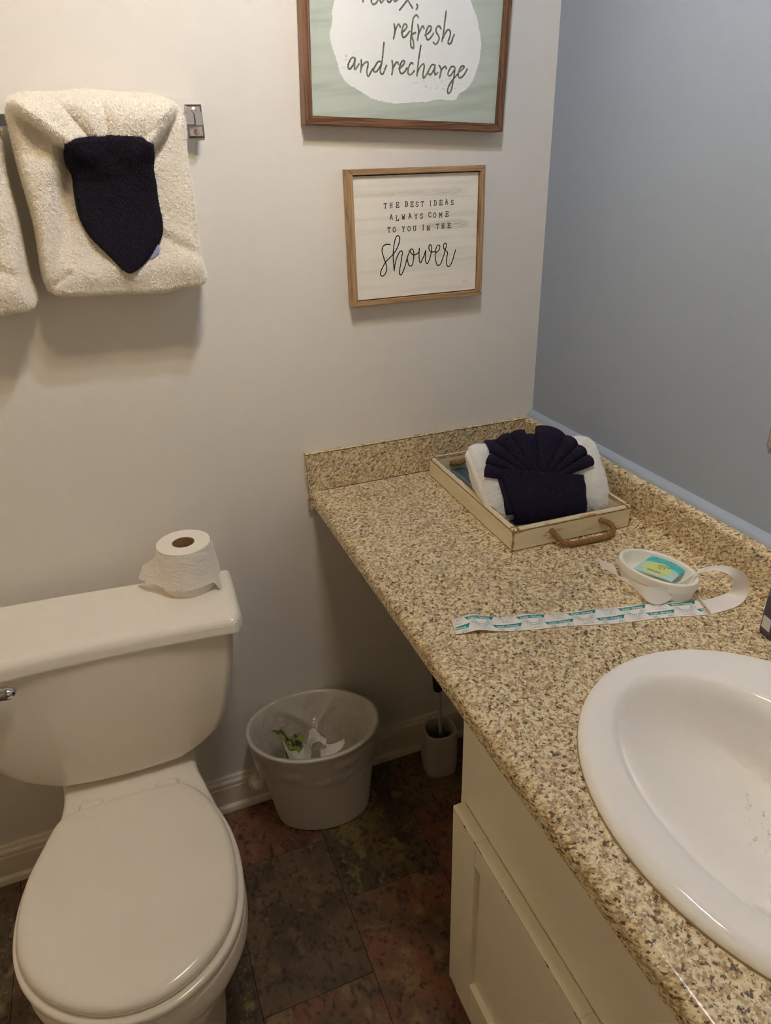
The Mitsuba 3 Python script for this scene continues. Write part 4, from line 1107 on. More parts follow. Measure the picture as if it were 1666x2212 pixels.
# side panels
vl, tvl, dvl = seg_d(Xg, Zg, (-0.918, 1.520), (-0.9375, 1.478))
vl2, tv2, _ = seg_d(Xg, Zg, (-0.9375, 1.478), (-0.962, 1.352))
xin = np.interp(Zg, [1.32, 1.352, 1.42, 1.478, 1.52, 1.56], [-0.966, -0.960, -0.9445, -0.9365, -0.918, -0.90])
left = (1 - fan) * sig(xin - Xg, 0.005) * sig(Zg - 1.335, 0.006)
dep += left * (0.012 + 0.008 * np.exp(-((xin - Xg - 0.016) / 0.016) ** 2))
dep -= (1 - fan) * 0.020 * np.exp(-((Xg - xin - 0.010) / 0.013) ** 2) * sig(Zg - 1.40, 0.015)
# lower pocket, its left border running up from the bottom left corner
pk, tp, _ = seg_d(Xg, Zg, (-0.9640, 1.345), (-0.9225, 1.432))
dep += (1 - fan) * sig(-pk, 0.003) * sig(1.425 - Zg, 0.03) * 0.018
dep += 0.008 * np.exp(-((Zg - 1.350) / 0.022) ** 2) * sig(Xg + 0.955, 0.006)
# right side: long soft fold from the fan, and a crease running to the lower right corner
rs = np.interp(Zg, [1.32, 1.40, 1.50, 1.57], [-0.765, -0.770, -0.772, -0.748])
right = (1 - fan) * sig(Xg - rs, 0.008)
dep += right * 0.006
dep -= (1 - fan) * 0.010 * np.exp(-(np.maximum(0, -sR + 0.004) / 0.012) ** 2) * sig(Zg - 1.515, 0.006) * sig(Xg + 0.80, 0.01)
k1, tk, dk1 = seg_d(Xg, Zg, (-0.800, 1.402), (-0.742, 1.366))
dep -= 0.004 * np.exp(-(dk1 / 0.008) ** 2)
dep += 0.006 * np.exp(-((k1 - 0.014) / 0.012) ** 2) * sig(tk + 0.1, 0.08) * 0.6
k2, _, dk2 = seg_d(Xg, Zg, (-0.945, 1.352), (-0.968, 1.338))
dep -= 0.006 * np.exp(-(dk2 / 0.005) ** 2)
wr_ = meshkit.fbm(np.stack([Xg * 22, Zg * 22, Xg * 0], -1), 2, 5) - 0.5
dep += 0.006 * wr_
fz = meshkit.noise(np.stack([Xg * 300, Zg * 300, Xg * 0 + 0.4], -1), 2) * 0.6 + meshkit.noise(np.stack([Xg * 800, Zg * 800, Xg * 0 + 1.4], -1), 4) * 0.4
front = -(0.021 + (dep + 0.0042 * fz) * er + 0.012 * edge_round(vv * H_, 0.05))
jx = (meshkit.noise(np.stack([Xg * 500, Zg * 500, Xg * 0 + 3.4], -1), 7) - 0.5) * 0.0022
jz = (meshkit.noise(np.stack([Xg * 500, Zg * 500, Xg * 0 + 8.4], -1), 9) - 0.5) * 0.0022
Pf = np.stack([Xg + jx, front, Zg + jz], -1)
backp = np.stack([Xg, np.full_like(Xg, -0.012), Zg], -1)
towel = shell(Pf, backp)


bar_cut = man(box(-1.40, -0.60, BARY - 0.0085, BARY + 0.0085, BARZ - 0.0095, BARZ + 0.0095))
towel = as_tm(man(towel) - bar_cut)
add('bath_towel', towel, 'terry_white', 70)
add_pile('bath_towel__pile', towel, 100000, 0.0037, 0.0013, 1, lambda c, n: (n[:, 1] < 0.25) & (c[:, 1] < -0.016))
thing('bath_towel', 'white terry bath towel folded over the bar with a pleated fan top', 'towel', 'bath towels on the bar')
t2 = towel.copy()
t2.apply_translation([-0.2755, 0, -0.0175])
add('bath_towel_001', t2, 'terry_white', 70)
add_pile('bath_towel_001__pile', t2, 55000, 0.0037, 0.0013, 2, lambda c, n: (n[:, 1] < 0.25) & (c[:, 1] < -0.016) & (c[:, 0] > -1.12))
thing('bath_towel_001', 'white terry bath towel cut off by the left edge of the photo', 'towel', 'bath towels on the bar')

# navy cloth tucked round the middle of the towel
nv = np.array([[-0.912,1.5368],[-0.8833,1.5407],[-0.8466,1.5426],[-0.81,1.5402],[-0.789,1.5304],[-0.7905,1.5092],[-0.7931,1.4983],[-0.7925,1.4765],[-0.7933,1.4463],[-0.7921,1.4187],[-0.7977,1.3979],[-0.8094,1.3809],[-0.8209,1.3694],[-0.8396,1.3542],[-0.85,1.3491],[-0.8589,1.3483],[-0.8671,1.3547],[-0.8881,1.3823],[-0.9046,1.4041],[-0.9146,1.4316],[-0.9157,1.4581],[-0.9136,1.4806],[-0.9133,1.4914],[-0.9177,1.5042],[-0.9185,1.5154]])
nN, mN = 130, 190
Cn = coons(nv[[0, 1, 2, 3, 4]], nv[[16, 15, 14]], nv[[0, 24, 23, 22, 21, 20, 19, 18, 17, 16]], nv[[4, 5, 6, 7, 8, 9, 10, 11, 12, 13, 14]], nN, mN)
Xn, Zn = Cn[..., 0], Cn[..., 1]
un, vn = np.meshgrid(np.linspace(0, 1, nN), np.linspace(0, 1, mN))
from scipy.spatial import cKDTree
kd = cKDTree(Pf[..., [0, 2]].reshape(-1, 2))
_, ii = kd.query(np.stack([Xn, Zn], -1).reshape(-1, 2), k=40)
sm = -Pf[..., 1].reshape(-1)[ii]
under = np.max(sm, 1).reshape(Xn.shape)
from scipy.ndimage import gaussian_filter
under = gaussian_filter(np.maximum(gaussian_filter(under, 34, mode='nearest'), under - 0.004), 9, mode='nearest')
wn = np.interp(Zn, [1.34, 1.40, 1.53], [0.03, 0.10, 0.125])
ern = edge_round(un * wn, 0.010) * edge_round((1 - un) * wn, 0.010) * edge_round(vn * 0.2, 0.007) * edge_round((1 - vn) * 0.2, 0.004)
dn_ = under + 0.001 + (0.010 + 0.004 * (meshkit.fbm(np.stack([Xn * 38, Zn * 30, Xn * 0], -1), 3, 8) - 0.5)) * ern
crease, _, dcr = seg_d(Xn, Zn, (-0.907, 1.484), (-0.872, 1.487))
dn_ += 0.0025 * sig(crease, 0.002) * np.exp(-(np.maximum(0, dcr) / 0.05) ** 2) * ern
# ribbed hem along the lower right edge
hs, ht, _ = seg_d(Xn, Zn, (-0.822, 1.338), (-0.770, 1.395))
hem = sig(0.011 - np.abs(hs), 0.0015) * (ht > -0.2) * (ht < 1.15)
dn_ += hem * 0.0012 * np.sin(ht * 0.077 / 0.0042 * 2 * np.pi)
dn_ += 0.0014 * (meshkit.noise(np.stack([Xn * 520, Zn * 520, Xn * 0 + 0.7], -1), 3)) * ern * (1 - hem)
Pn = np.stack([Xn, -dn_, Zn], -1)
Qn = np.stack([Xn, -(under - 0.002), Zn], -1)
wc_ = shell(Pn, Qn)
add('washcloth__cloth', wc_, 'navy_wall', 70)
add_pile('washcloth__pile', wc_, 50000, 0.0021, 0.0007, 3, lambda c, n: n[:, 1] < 0.1, m='pile_navy_wall')
tg = prism(Polygon([[-0.8265,1.3691],[-0.8053,1.3876],[-0.8035,1.3777],[-0.8175,1.3659]]), 0.0006)
tc = np.mean([[-0.8265,1.3691],[-0.8053,1.3876],[-0.8035,1.3777],[-0.8175,1.3659]], 0)
yb_ = float(np.min(Pf[..., 1][(np.abs(Xg - tc[0]) < 0.012) & (np.abs(Zg - tc[1]) < 0.012)]))
add('washcloth__care_tag', on_wall(tg, yb_ - 0.0005), 'pale_tag')
part('washcloth__care_tag', 'pale blue care tag at the lower edge')
thing('washcloth', 'dark navy washcloth folded to a point in front of the hanging white towel', 'washcloth')

# ------------------------------------------------------------------ tray with rope handles
def tray_pt(u, v, z):
    x, y = rot2(u, v, TRAY_A)
    return np.stack(np.broadcast_arrays(x + TRAY_O[0], y + TRAY_O[1], np.asarray(z, float) + H), -1)


def tray_place(m):
    m = as_tm(m).copy()
    v = m.vertices
    m.vertices = tray_pt(v[:, 0], v[:, 1], v[:, 2])
    return m


wt = 0.0125


def wall_bar(x0, x1, y0, y1):
    return box(x0, x1, y0, y1, 0.0008, TH, 0.0022)


holes_u = (-0.0470, 0.0590)
cyl = lambda u, v: m3.Manifold.cylinder(0.05, 0.0052, 0.0052, 24, True).rotate((90, 0, 0)).translate((u, v, 0.0285))
for nm, b in (('long_side', wall_bar(-TW, -TW + wt, -TL + 0.0002, TL - 0.0002)), ('long_side', wall_bar(TW - wt, TW, -TL + 0.0002, TL - 0.0002))):
    add('serving_tray__' + nm, tray_place(b), 'tray_paint')
for nm, y0 in (('short_side', -TL), ('short_side', TL - wt)):
    b = man(wall_bar(-TW + wt * 0.0 + 0.0003, TW - 0.0003, y0, y0 + wt))
    for u in holes_u:
        b = b - cyl(u if y0 < 0 else -u - 0.012, y0 + wt / 2)
    # the short sides lap over the ends of the long ones
    add('serving_tray__' + nm, tray_place(as_tm(b)), 'tray_paint')
add('serving_tray__base', tray_place(box(-TW + wt - 0.001, TW - wt + 0.001, -TL + wt - 0.001, TL - wt + 0.001, 0.001, 0.0095)), 'tray_floor')
part('serving_tray__base', 'grey-blue streaked tray floor')


def rope(path, r, pitch=0.020, n=None):
    P = spline(path, n or 90)
    t = np.gradient(P, axis=0)
    t /= np.linalg.norm(t, axis=1, keepdims=True)
    u = np.cross(t[0], [0, 0, 1.0])
    u /= np.linalg.norm(u)
    s = np.r_[0, np.cumsum(np.linalg.norm(np.diff(P, axis=0), axis=1))]
    U, W = [], []
    for k in range(len(P)):
        u = u - t[k] * (u @ t[k])
        u /= np.linalg.norm(u)
        U.append(u)
        W.append(np.cross(t[k], u))
    U, W = np.array(U), np.array(W)
    out = []
    for j in range(3):
        a = s / pitch * 2 * np.pi + j * 2 * np.pi / 3
        out.append(tube(P + r * 0.48 * (np.cos(a)[:, None] * U + np.sin(a)[:, None] * W), r * 0.56, 9))
    return cat(*out)


zc = 0.0285
hp = [tray_pt(*q) for q in [(holes_u[0], -TL + 0.006, zc), (holes_u[0], -TL - 0.003, zc - 0.0005), (holes_u[0] + 0.004, -TL - 0.013, zc - 0.008), (holes_u[0] + 0.016, -TL - 0.021, 0.0085), (holes_u[0] + 0.040, -TL - 0.025, 0.0060), (holes_u[1] - 0.020, -TL - 0.026, 0.0060), (holes_u[1] + 0.006, -TL - 0.025, 0.0085), (holes_u[1] + 0.015, -TL - 0.020, 0.016), (holes_u[1] + 0.011, -TL - 0.012, 0.025), (holes_u[1] + 0.001, -TL - 0.004, zc), (holes_u[1], -TL + 0.006, zc)]]
add('serving_tray__rope_handle', rope(hp, 0.0054, n=150), 'jute', 60)
part('serving_tray__rope_handle', 'twisted jute rope handle')
kp = [tray_pt(*q) for q in [(-0.080, TL - wt - 0.001, 0.027), (-0.074, TL - wt - 0.007, 0.028), (-0.064, TL - wt - 0.008, 0.0275), (-0.053, TL - wt - 0.007, 0.029), (-0.047, TL - wt - 0.002, 0.0285)]]
add('serving_tray__rope_handle_001', rope(kp, 0.0062, n=40), 'jute', 60)
thing('serving_tray', 'cream distressed wooden tray with rope handles standing in the counter corner', 'tray')

# ------------------------------------------------------------------ towels in the tray
FA = math.radians(-12)
FO = np.array([-0.1765, -0.3440, H + 0.0098])


def fpt(u, d, h):
    """u along the front, d towards the wall, h above the tray floor"""
    u = np.asarray(u, float) - 0.16 * np.asarray(h, float)
    x, y = rot2(u, np.asarray(d, float), FA)
    return np.stack(np.broadcast_arrays(x + FO[0], y + FO[1], np.asarray(h, float) + FO[2]), -1)


def roll_profile(off, n=90, k=1.0):
    p = np.array([(0.004, 0.0), (-0.003, 0.010), (-0.005, 0.026), (0.002, 0.052), (0.016, 0.080), (0.034, 0.105), (0.052, 0.122), (0.068, 0.130), (0.083, 0.128), (0.095, 0.114), (0.103, 0.085), (0.108, 0.050), (0.108, 0.020), (0.104, 0.003), (0.098, 0.0)])
    q = spline(p, n)
    t = np.gradient(q, axis=0)
    t /= np.linalg.norm(t, axis=1, keepdims=True)
    q = q + np.stack([-t[:, 1], t[:, 0]], 1) * off
    q[:, 1] = np.maximum(q[:, 1], 0.0004)
    return q


def towel_roll(u0, u1, off, seed, n=110, amp=0.0035, fuzz=0.0022, skew=0.0, r=0.012):
    us = np.concatenate([u0 + r * (1 - np.cos(np.linspace(0, np.pi / 2, 7)))[:-1], np.linspace(u0 + r, u1 - r, 150), u1 - r * (1 - np.cos(np.linspace(np.pi / 2, 0, 7)))[1:]])
    qs = []
    q = roll_profile(off, n)
    bc = np.array([0.050, 0.055])
    for u in us:
        e = min(u - u0, u1 - u)
        s = math.sqrt(max(0.0, 1 - (1 - min(1, e / r)) ** 2))
        o = roll_profile(off - (1 - s) * r * 0.85, n)
        w = meshkit.fbm(np.stack([np.full(n, u * 24 + seed), o[:, 0] * 24, o[:, 1] * 24], 1), 3, 3) - 0.5
        f = meshkit.noise(np.stack([np.full(n, u * 420), np.arange(n) * 1.15, np.full(n, seed)], 1), 5)
        d = (o - bc) / np.linalg.norm(o - bc, axis=1, keepdims=True)
        o = o + d * (w * amp * 2 + f * fuzz)[:, None]
        o[:, 1] = np.maximum(o[:, 1], 0.0004)
        qs.append(fpt(u + skew * max(0.0, -u / 0.11) * o[:, 1] + 0.002 * (f - 0.5) * (e < r), o[:, 0], o[:, 1]))
    return fix(loft(np.array(qs)))


ft_ = towel_roll(-0.110, 0.132, 0.0, 1.0, skew=-0.10, amp=0.005, r=0.016)
add('folded_towel__body', ft_, 'terry_bright', 70)
add('folded_towel__inner_fold', cat(towel_roll(-0.1175, 0.11, -0.009, 4.0, skew=-0.10, amp=0.004, r=0.010)), 'terry_bright', 70)
add_pile('folded_towel__pile', ft_, 45000, 0.0042, 0.0015, 4, lambda c, n: (c[:, 2] > FO[2] + 0.004) & (n[:, 2] > -0.6), m='pile_bright')
thing('folded_towel', 'white terry towel folded into a thick block lying in the tray', 'towel')

# navy hand towel wrapped round it: band in front with a turned-down edge, the rest over the top
nb = 110


def wrap(u0, u1, i0, ia, ib, off, th, seed, flare=0.0):
    """cloth laid on the towel's profile from index i0 to ia (left end) .. ib (right end)"""
    full = roll_profile(off, 240)
    us = np.linspace(u0, u1, nb)
    s = np.linspace(0, 1, 150)
    U, Sg = np.meshgrid(us, s, indexing='ij')
    idx = i0 + (np.interp(U, [u0, u1], [ia, ib]) - i0) * Sg
    t = np.gradient(full, axis=0)
    t /= np.linalg.norm(t, axis=1, keepdims=True)
    ar = np.arange(240)
    qd, qh = np.interp(idx, ar, full[:, 0]), np.interp(idx, ar, full[:, 1])
    nd, nh = np.interp(idx, ar, -t[:, 1]), np.interp(idx, ar, t[:, 0])
    e = edge_round((U - u0), 0.004) * edge_round(u1 - U, 0.004) * edge_round(Sg * 0.1, 0.003) * edge_round((1 - Sg) * 0.1, 0.003)
    k = (meshkit.fbm(np.stack([U * 26 + seed, Sg * 3.4, U * 0], -1), 3, 2) - 0.5) * 0.006
    f = meshkit.noise(np.stack([U * 520, Sg * 62, U * 0 + seed], -1), 6) * 0.0016
    o = th * e + (k + f) * e
    Uw = U + (0.0022 * (meshkit.noise(np.stack([Sg * 14, U * 0 + seed, U * 0], -1)) - 0.5)) + flare * Sg * (U - (u0 + u1) / 2)
    A = fpt(Uw, qd + nd * o, np.maximum(0.0003, qh + nh * o))
    B = fpt(Uw, qd, np.maximum(0.0003, qh))
    return shell(A, B)


add('navy_hand_towel__wrap', wrap(-0.086, 0.060, 20, 190, 190, 0.0055, 0.0035, 2.0), 'terry_navy', 70)
nh_ = wrap(-0.0700, 0.0700, 4, 82, 64, 0.0105, 0.0065, 7.0, flare=0.16)
add('navy_hand_towel__pocket', nh_, 'terry_navy', 70)
add_pile('navy_hand_towel__pile', nh_, 45000, 0.0021, 0.0006, 5, lambda c, n: n[:, 1] < 0.3, m='pile_navy')
part('navy_hand_towel__pocket', 'turned-down pocket band in front')
thing('navy_hand_towel', 'dark navy hand towel wrapped round the folded white towel as a pocket', 'towel')

# navy washcloth: pleated fan standing in the pocket
q0 = roll_profile(0.0125, 240)
pv = q0[66]
fo = np.array([pv[0] - 0.0005, pv[1] - 0.012])
ld = np.array([0.046, 0.074])
ld /= np.linalg.norm(ld)
nrml = np.array([-ld[1], ld[0]])
FN, FM = 330, 60
angs = np.linspace(math.radians(-77), math.radians(77), FN)
# pleats: half-widths in angle, wide ones towards the middle
pe = np.radians([-77, -62, -48, -34, -18, -2, 9, 36, 51, 64, 77])
rt = [0.094, 0.095, 0.098, 0.103, 0.101, 0.094, 0.108, 0.104, 0.101, 0.099]
ka = np.clip(np.searchsorted(pe, angs, side='right') - 1, 0, len(rt) - 1)
ta = (angs - pe[ka]) / (pe[ka + 1] - pe[ka])
hump = np.sin(np.pi * np.clip(ta, 0, 1)) ** 0.7 * np.where(ka == 5, -0.75, 1.0)
Ra = 1.06 * np.array(rt)[ka] * (0.965 + 0.035 * np.sin(np.pi * np.clip(ta * 0.9 + 0.05, 0, 1)) ** 0.5)
sj = np.linspace(0, 1, FM)
A_, S_ = np.meshgrid(angs, sj, indexing='ij')
T_, H_a = ta[:, None], hump[:, None]
r = 0.012 + (Ra[:, None] - 0.012) * S_
am = 0.0085 * S_ ** 0.8 * H_a + 0.004 * S_ * (1 - 2 * T_) * np.where(A_ > 0.06, 1, -1)
fz_ = 0.0020 * meshkit.noise(np.stack([A_ * 95, r * 460, A_ * 0 + 1], -1)) * np.where(S_ < 0.86, 1, 0.25)
x, y = r * np.sin(A_) * 1.12, r * np.cos(A_)
off_ = am + fz_ - 0.003 * S_ + 0.006 * (1 - S_) + 0.008 * (x / 0.1) ** 2
FU = -0.006
hd = fo + ld * y[..., None] + nrml * off_[..., None]
hb = hd - nrml * np.where(np.arange(FM) < FM - 1, 0.0042, 0.0030)[None, :, None]
PF, PB = fpt(x + FU, hd[..., 0], hd[..., 1]), fpt(x + FU, hb[..., 0], hb[..., 1])
js = 53
fw_ = shell(PF[:, :js], PB[:, :js])
add('fan_washcloth__pleats', fw_, 'terry_navy', 60)
add_pile('fan_washcloth__pile', fw_, 40000, 0.0020, 0.0006, 6, lambda c, n: n[:, 1] < 0.2, m='pile_navy')
add('fan_washcloth__hem', shell(PF[:, js - 1:], PB[:, js - 1:]), 'navy_hem', 60)
part('fan_washcloth__hem', 'smooth violet-navy hem along the fan edge')
thing('fan_washcloth', 'dark navy washcloth pleated into a fan standing in the navy pocket', 'washcloth')

# ------------------------------------------------------------------ soap dish and sachet
DC, DA, DB, DR = np.array([-0.1405, -0.6085]), 0.0685, 0.0440, -1.2993
aD = np.arange(80) / 80 * 2 * np.pi


def dring(d, z):
    x, y = rot2((DA + d) * np.cos(aD), (DB + d) * np.sin(aD), DR)
    return np.stack([x + DC[0], y + DC[1], np.full(80, H + z)], 1)


add('soap_dish', fix(loft([dring(-0.010, 0.0003), dring(-0.006, 0.0006), dring(-0.005, 0.003), dring(-0.0045, 0.015), dring(-0.0035, 0.0175), dring(-0.0005, 0.019), dring(0.0, 0.021), dring(0.0003, 0.033), dring(-0.0006, 0.0348), dring(-0.0025, 0.0355), dring(-0.005, 0.0350), dring(-0.0068, 0.033), dring(-0.008, 0.024), dring(-0.011, 0.015), dring(-0.016, 0.0105), dring(-0.026, 0.0095)])), 'dish_white', 50)
thing('soap_dish', 'oval white soap dish with a teal sachet on the counter', 'soap dish')
sc_ = [np.array(q) for q in [[-0.1653,-0.5795],[-0.1136,-0.5681],[-0.0994,-0.6275],[-0.1362,-0.6383]]]          # near-left, far-left, far-right, near-right corners (x, y)
nu, nv_ = 30, 24
u, v = np.meshgrid(np.linspace(0, 1, nu), np.linspace(0, 1, nv_), indexing='ij')
xy = (1 - u)[..., None] * (1 - v)[..., None] * sc_[0] + (1 - u)[..., None] * v[..., None] * sc_[1] + u[..., None] * v[..., None] * sc_[2] + u[..., None] * (1 - v)[..., None] * sc_[3]
pil = (np.sin(np.pi * np.clip(u, 0, 1)) ** 0.5) * (np.sin(np.pi * np.clip(v * 1.02, 0, 1)) ** 0.5)
zt = H + 0.0215 + 0.0075 * v + 0.0035 * pil + 0.001 * (meshkit.fbm(np.stack([u * 6, v * 6, u * 0], -1), 3) - 0.5)
Pt = np.concatenate([xy, zt[..., None]], -1)
zb = H + 0.0200 + 0.0075 * v - 0.0028 * pil
Pb = np.concatenate([xy, zb[..., None]], -1)
sh_ = shell(Pt, Pb)
uvs = np.concatenate([np.stack([u.ravel(), v.ravel()], 1)] * 2)
add('soap_sachet__pouch', sh_, 'sachet_print', True, uv=uvs)
sl = []
e_ = Pt[:, -1]
dirv = (sc_[1] - sc_[0]) / np.linalg.norm(sc_[1] - sc_[0])
zig = np.where(np.arange(nu) % 2 == 0, 0.0, 0.0014)
A = np.stack([e_ - [0, 0, 0.0005], e_ + np.c_[np.tile(dirv * 0.0042, (nu, 1)) + dirv * zig[:, None], np.full(nu, 0.0032)]], 1)
add('soap_sachet__seal', shell(A, A - [0, 0, 0.0006]), 'sachet_seal')
part('soap_sachet__seal', 'crimped teal seal with a zigzag edge')
thing('soap_sachet', 'teal and pale green soap sachet lying in the white dish', 'soap packet')


def on_sachet(m):
    """flat drawing in (u, v) of the sachet -> on its upper face"""
    m = as_tm(m).copy()
    w = m.vertices
    uu_, vv_ = np.clip(w[:, 0], 0, 1), np.clip(w[:, 1], 0, 1)
    from scipy.ndimage import map_coordinates
    P_ = np.stack([map_coordinates(Pt[..., k], [uu_ * (nu - 1), vv_ * (nv_ - 1)], order=1, mode='nearest') for k in range(3)], 1)
    P_[:, 2] += 0.0002 + w[:, 2]
    m.vertices = P_
    return m


def text_uv(s, h, cx, cy, sx=1.0):
    m = meshkit.text_mesh(s, h, 0.0001, False)
    m.apply_translation([-m.bounds[:, 0].mean(), -h / 2, 0])
    m.apply_scale([sx, 1, 1])
    m.apply_translation([cx, cy, 0])
    return m


for s, h, cx, cy, sx in (('Conditioning', 0.052, 0.56, 0.56, 0.62), ('& Soothing', 0.050, 0.53, 0.46, 0.62), ('with aloe', 0.034, 0.52, 0.37, 0.62), ('Cleansing Bar', 0.062, 0.47, 0.16, 0.66)):
    sl.append(on_sachet(text_uv(s, h, cx, cy, sx)))
add('soap_sachet__lettering', cat(*sl), 'print_black')
labels['soap_sachet__lettering'] = {'label': 'small dark product lettering', 'kind': 'stuff'}

# ------------------------------------------------------------------ sanitary paper band
S1 = np.array([[-0.4963,-0.5659,0.859,-0.5059,-0.5991,0.858],[-0.4789,-0.5693,0.864,-0.4922,-0.6042,0.86],[-0.4609,-0.5749,0.866,-0.4738,-0.6107,0.864],[-0.4374,-0.5828,0.86,-0.4493,-0.6181,0.86],[-0.4096,-0.592,0.858,-0.4224,-0.627,0.858],[-0.3795,-0.6035,0.862,-0.3919,-0.6366,0.858],[-0.3613,-0.6082,0.859,-0.3728,-0.6412,0.858],[-0.3101,-0.6211,0.858,-0.3254,-0.6544,0.858],[-0.2513,-0.6361,0.858,-0.2714,-0.6731,0.858],[-0.1917,-0.6513,0.858,-0.2124,-0.6861,0.858],[-0.1626,-0.66,0.858,-0.1802,-0.695,0.858],[-0.1334,-0.6687,0.858,-0.1487,-0.7049,0.858],[-0.112,-0.6739,0.858,-0.1276,-0.7116,0.858]])
S2 = np.array([[-0.1113,-0.6771,0.858,-0.1222,-0.7126,0.858],[-0.0785,-0.6803,0.859,-0.0883,-0.714,0.858],[-0.0583,-0.6813,0.863,-0.0577,-0.7097,0.859],[-0.0593,-0.6881,0.877,-0.029,-0.6951,0.867],[-0.0636,-0.6896,0.892,-0.0311,-0.6905,0.885],[-0.0732,-0.685,0.903,-0.0533,-0.6859,0.907],[-0.088,-0.6734,0.907,-0.0763,-0.6725,0.913],[-0.1029,-0.6656,0.903,-0.0966,-0.6641,0.91],[-0.1155,-0.6603,0.898,-0.1087,-0.6582,0.902],[-0.1251,-0.6595,0.894,-0.1189,-0.6598,0.89],[-0.138,-0.6586,0.889,-0.1345,-0.66,0.875],[-0.1607,-0.6585,0.888,-0.1528,-0.6616,0.866],[-0.1784,-0.6518,0.887,-0.1761,-0.6623,0.8605],[-0.1929,-0.6424,0.887,-0.1887,-0.6546,0.861],[-0.2013,-0.6252,0.887,-0.1963,-0.637,0.869],[-0.2036,-0.6071,0.885,-0.2013,-0.6171,0.877],[-0.2069,-0.5943,0.883,-0.2069,-0.5998,0.879],[-0.1943,-0.5664,0.883,-0.1981,-0.5758,0.872],[-0.1979,-0.5516,0.883,-0.1975,-0.5561,0.869],[-0.2077,-0.5428,0.887,-0.2062,-0.5465,0.875]])


def ribbon(rows, n, m, lift=0.0006):
    a, b = spline(rows[:, :3], n), spline(rows[:, 3:], n)
    a[:, 2] = np.maximum(a[:, 2], H + lift)
    b[:, 2] = np.maximum(b[:, 2], H + lift)
    t = np.linspace(0, 1, m)[None, :, None]
    return a[:, None] * (1 - t) + b[:, None] * t


R1 = ribbon(S1, 160, 14)
R2 = ribbon(S2, 260, 14, 0.0012)


def sheet(Rr, th=0.00016):
    du = np.gradient(Rr, axis=0)
    dv = np.gradient(Rr, axis=1)
    nn_ = np.cross(du, dv)
    nn_ /= np.linalg.norm(nn_, axis=2, keepdims=True) + 1e-12
    return shell(Rr + nn_ * th, Rr - nn_ * th)


add('sanitary_paper_band__printed_length', sheet(R1), 'paper_band', 60)
add('sanitary_paper_band__curled_length', sheet(R2), 'paper_band', 60)
part('sanitary_paper_band__curled_length', 'blank white length curling round the soap dish')
FL = np.array([[-0.112,-0.6703,0.869,-0.1113,-0.6771,0.858],[-0.1179,-0.69,0.866,-0.1167,-0.6945,0.858],[-0.1226,-0.7081,0.863,-0.1222,-0.7126,0.858]])
RF = ribbon(FL, 20, 6, 0.0014)
add('sanitary_paper_band__fold', sheet(RF), 'paper_band', 60)
part('sanitary_paper_band__fold', 'creased fold standing up where the band turns over')
thing('sanitary_paper_band', 'white torn paper band with teal sanitary print lying between soap dish and sink', 'paper band')
LEN = float(np.sum(np.linalg.norm(np.diff(R1[:, 7], axis=0), axis=1)))
WID = 0.0355
cum = np.r_[0, np.cumsum(np.linalg.norm(np.diff(R1[:, 7], axis=0), axis=1))]
from scipy.ndimage import map_coordinates


def on_band(m, lift=0.0004):
    """flat drawing in metres (x along the band from its free end, y across from its near edge) -> on the paper"""
    m = as_tm(m).copy()
    w = m.vertices
    iu = np.interp(w[:, 0], cum, np.arange(len(cum)))
    iv = np.clip(1 - w[:, 1] / WID, 0, 1) * (R1.shape[1] - 1)
    P_ = np.stack([map_coordinates(R1[..., k], [iu, iv], order=1, mode='nearest') for k in range(3)], 1)
    P_[:, 2] += lift + w[:, 2]
    m.vertices = P_
    return m


ARC_FONT = {}


def arc_text(s, h, r, a0, a1, cx, cy):
    """letters along the inside of a lower arc, from angle a0 to a1 (degrees)"""
    out = []
    for k, c in enumerate(s):
        if c == ' ':
            continue
        a = math.radians(a0 + (a1 - a0) * k / (len(s) - 1))
        m = meshkit.text_mesh(c, h, 0.00005)
        m.apply_translation([-m.bounds[:, 0].mean(), -h / 2, 0])
        m = xf(m, math.degrees(a) + 90, (cx + r * math.cos(a), cy + r * math.sin(a), 0))
        out.append(m)
    return cat(*out)


def clip_band(m, y0=0.0006, y1=WID - 0.0006, x0=0.0008, x1=None):
    x1 = LEN - 0.001 if x1 is None else x1
    for n_, o in (((0, 1, 0), (0, y0, 0)), ((0, -1, 0), (0, y1, 0)), ((1, 0, 0), (x0, 0, 0)), ((-1, 0, 0), (x1, 0, 0))):
        m = trimesh.intersections.slice_mesh_plane(m, n_, o)
        if m is None or len(m.faces) == 0:
            return None
    return m


def subdiv_poly(poly, h, step=0.004):
    gs = getattr(poly, 'geoms', [poly])
    out = []
    for g in gs:
        x0, y0, x1, y1 = g.bounds
        for k in range(int(math.ceil((x1 - x0) / step))):
            c = g.intersection(sbox(x0 + k * step, y0 - 1, x0 + (k + 1) * step, y1 + 1))
            if c.area > 1e-9:
                out.append(prism(c, h))
    return cat(*out)


teal, tan, white, grey = [], [], [], []


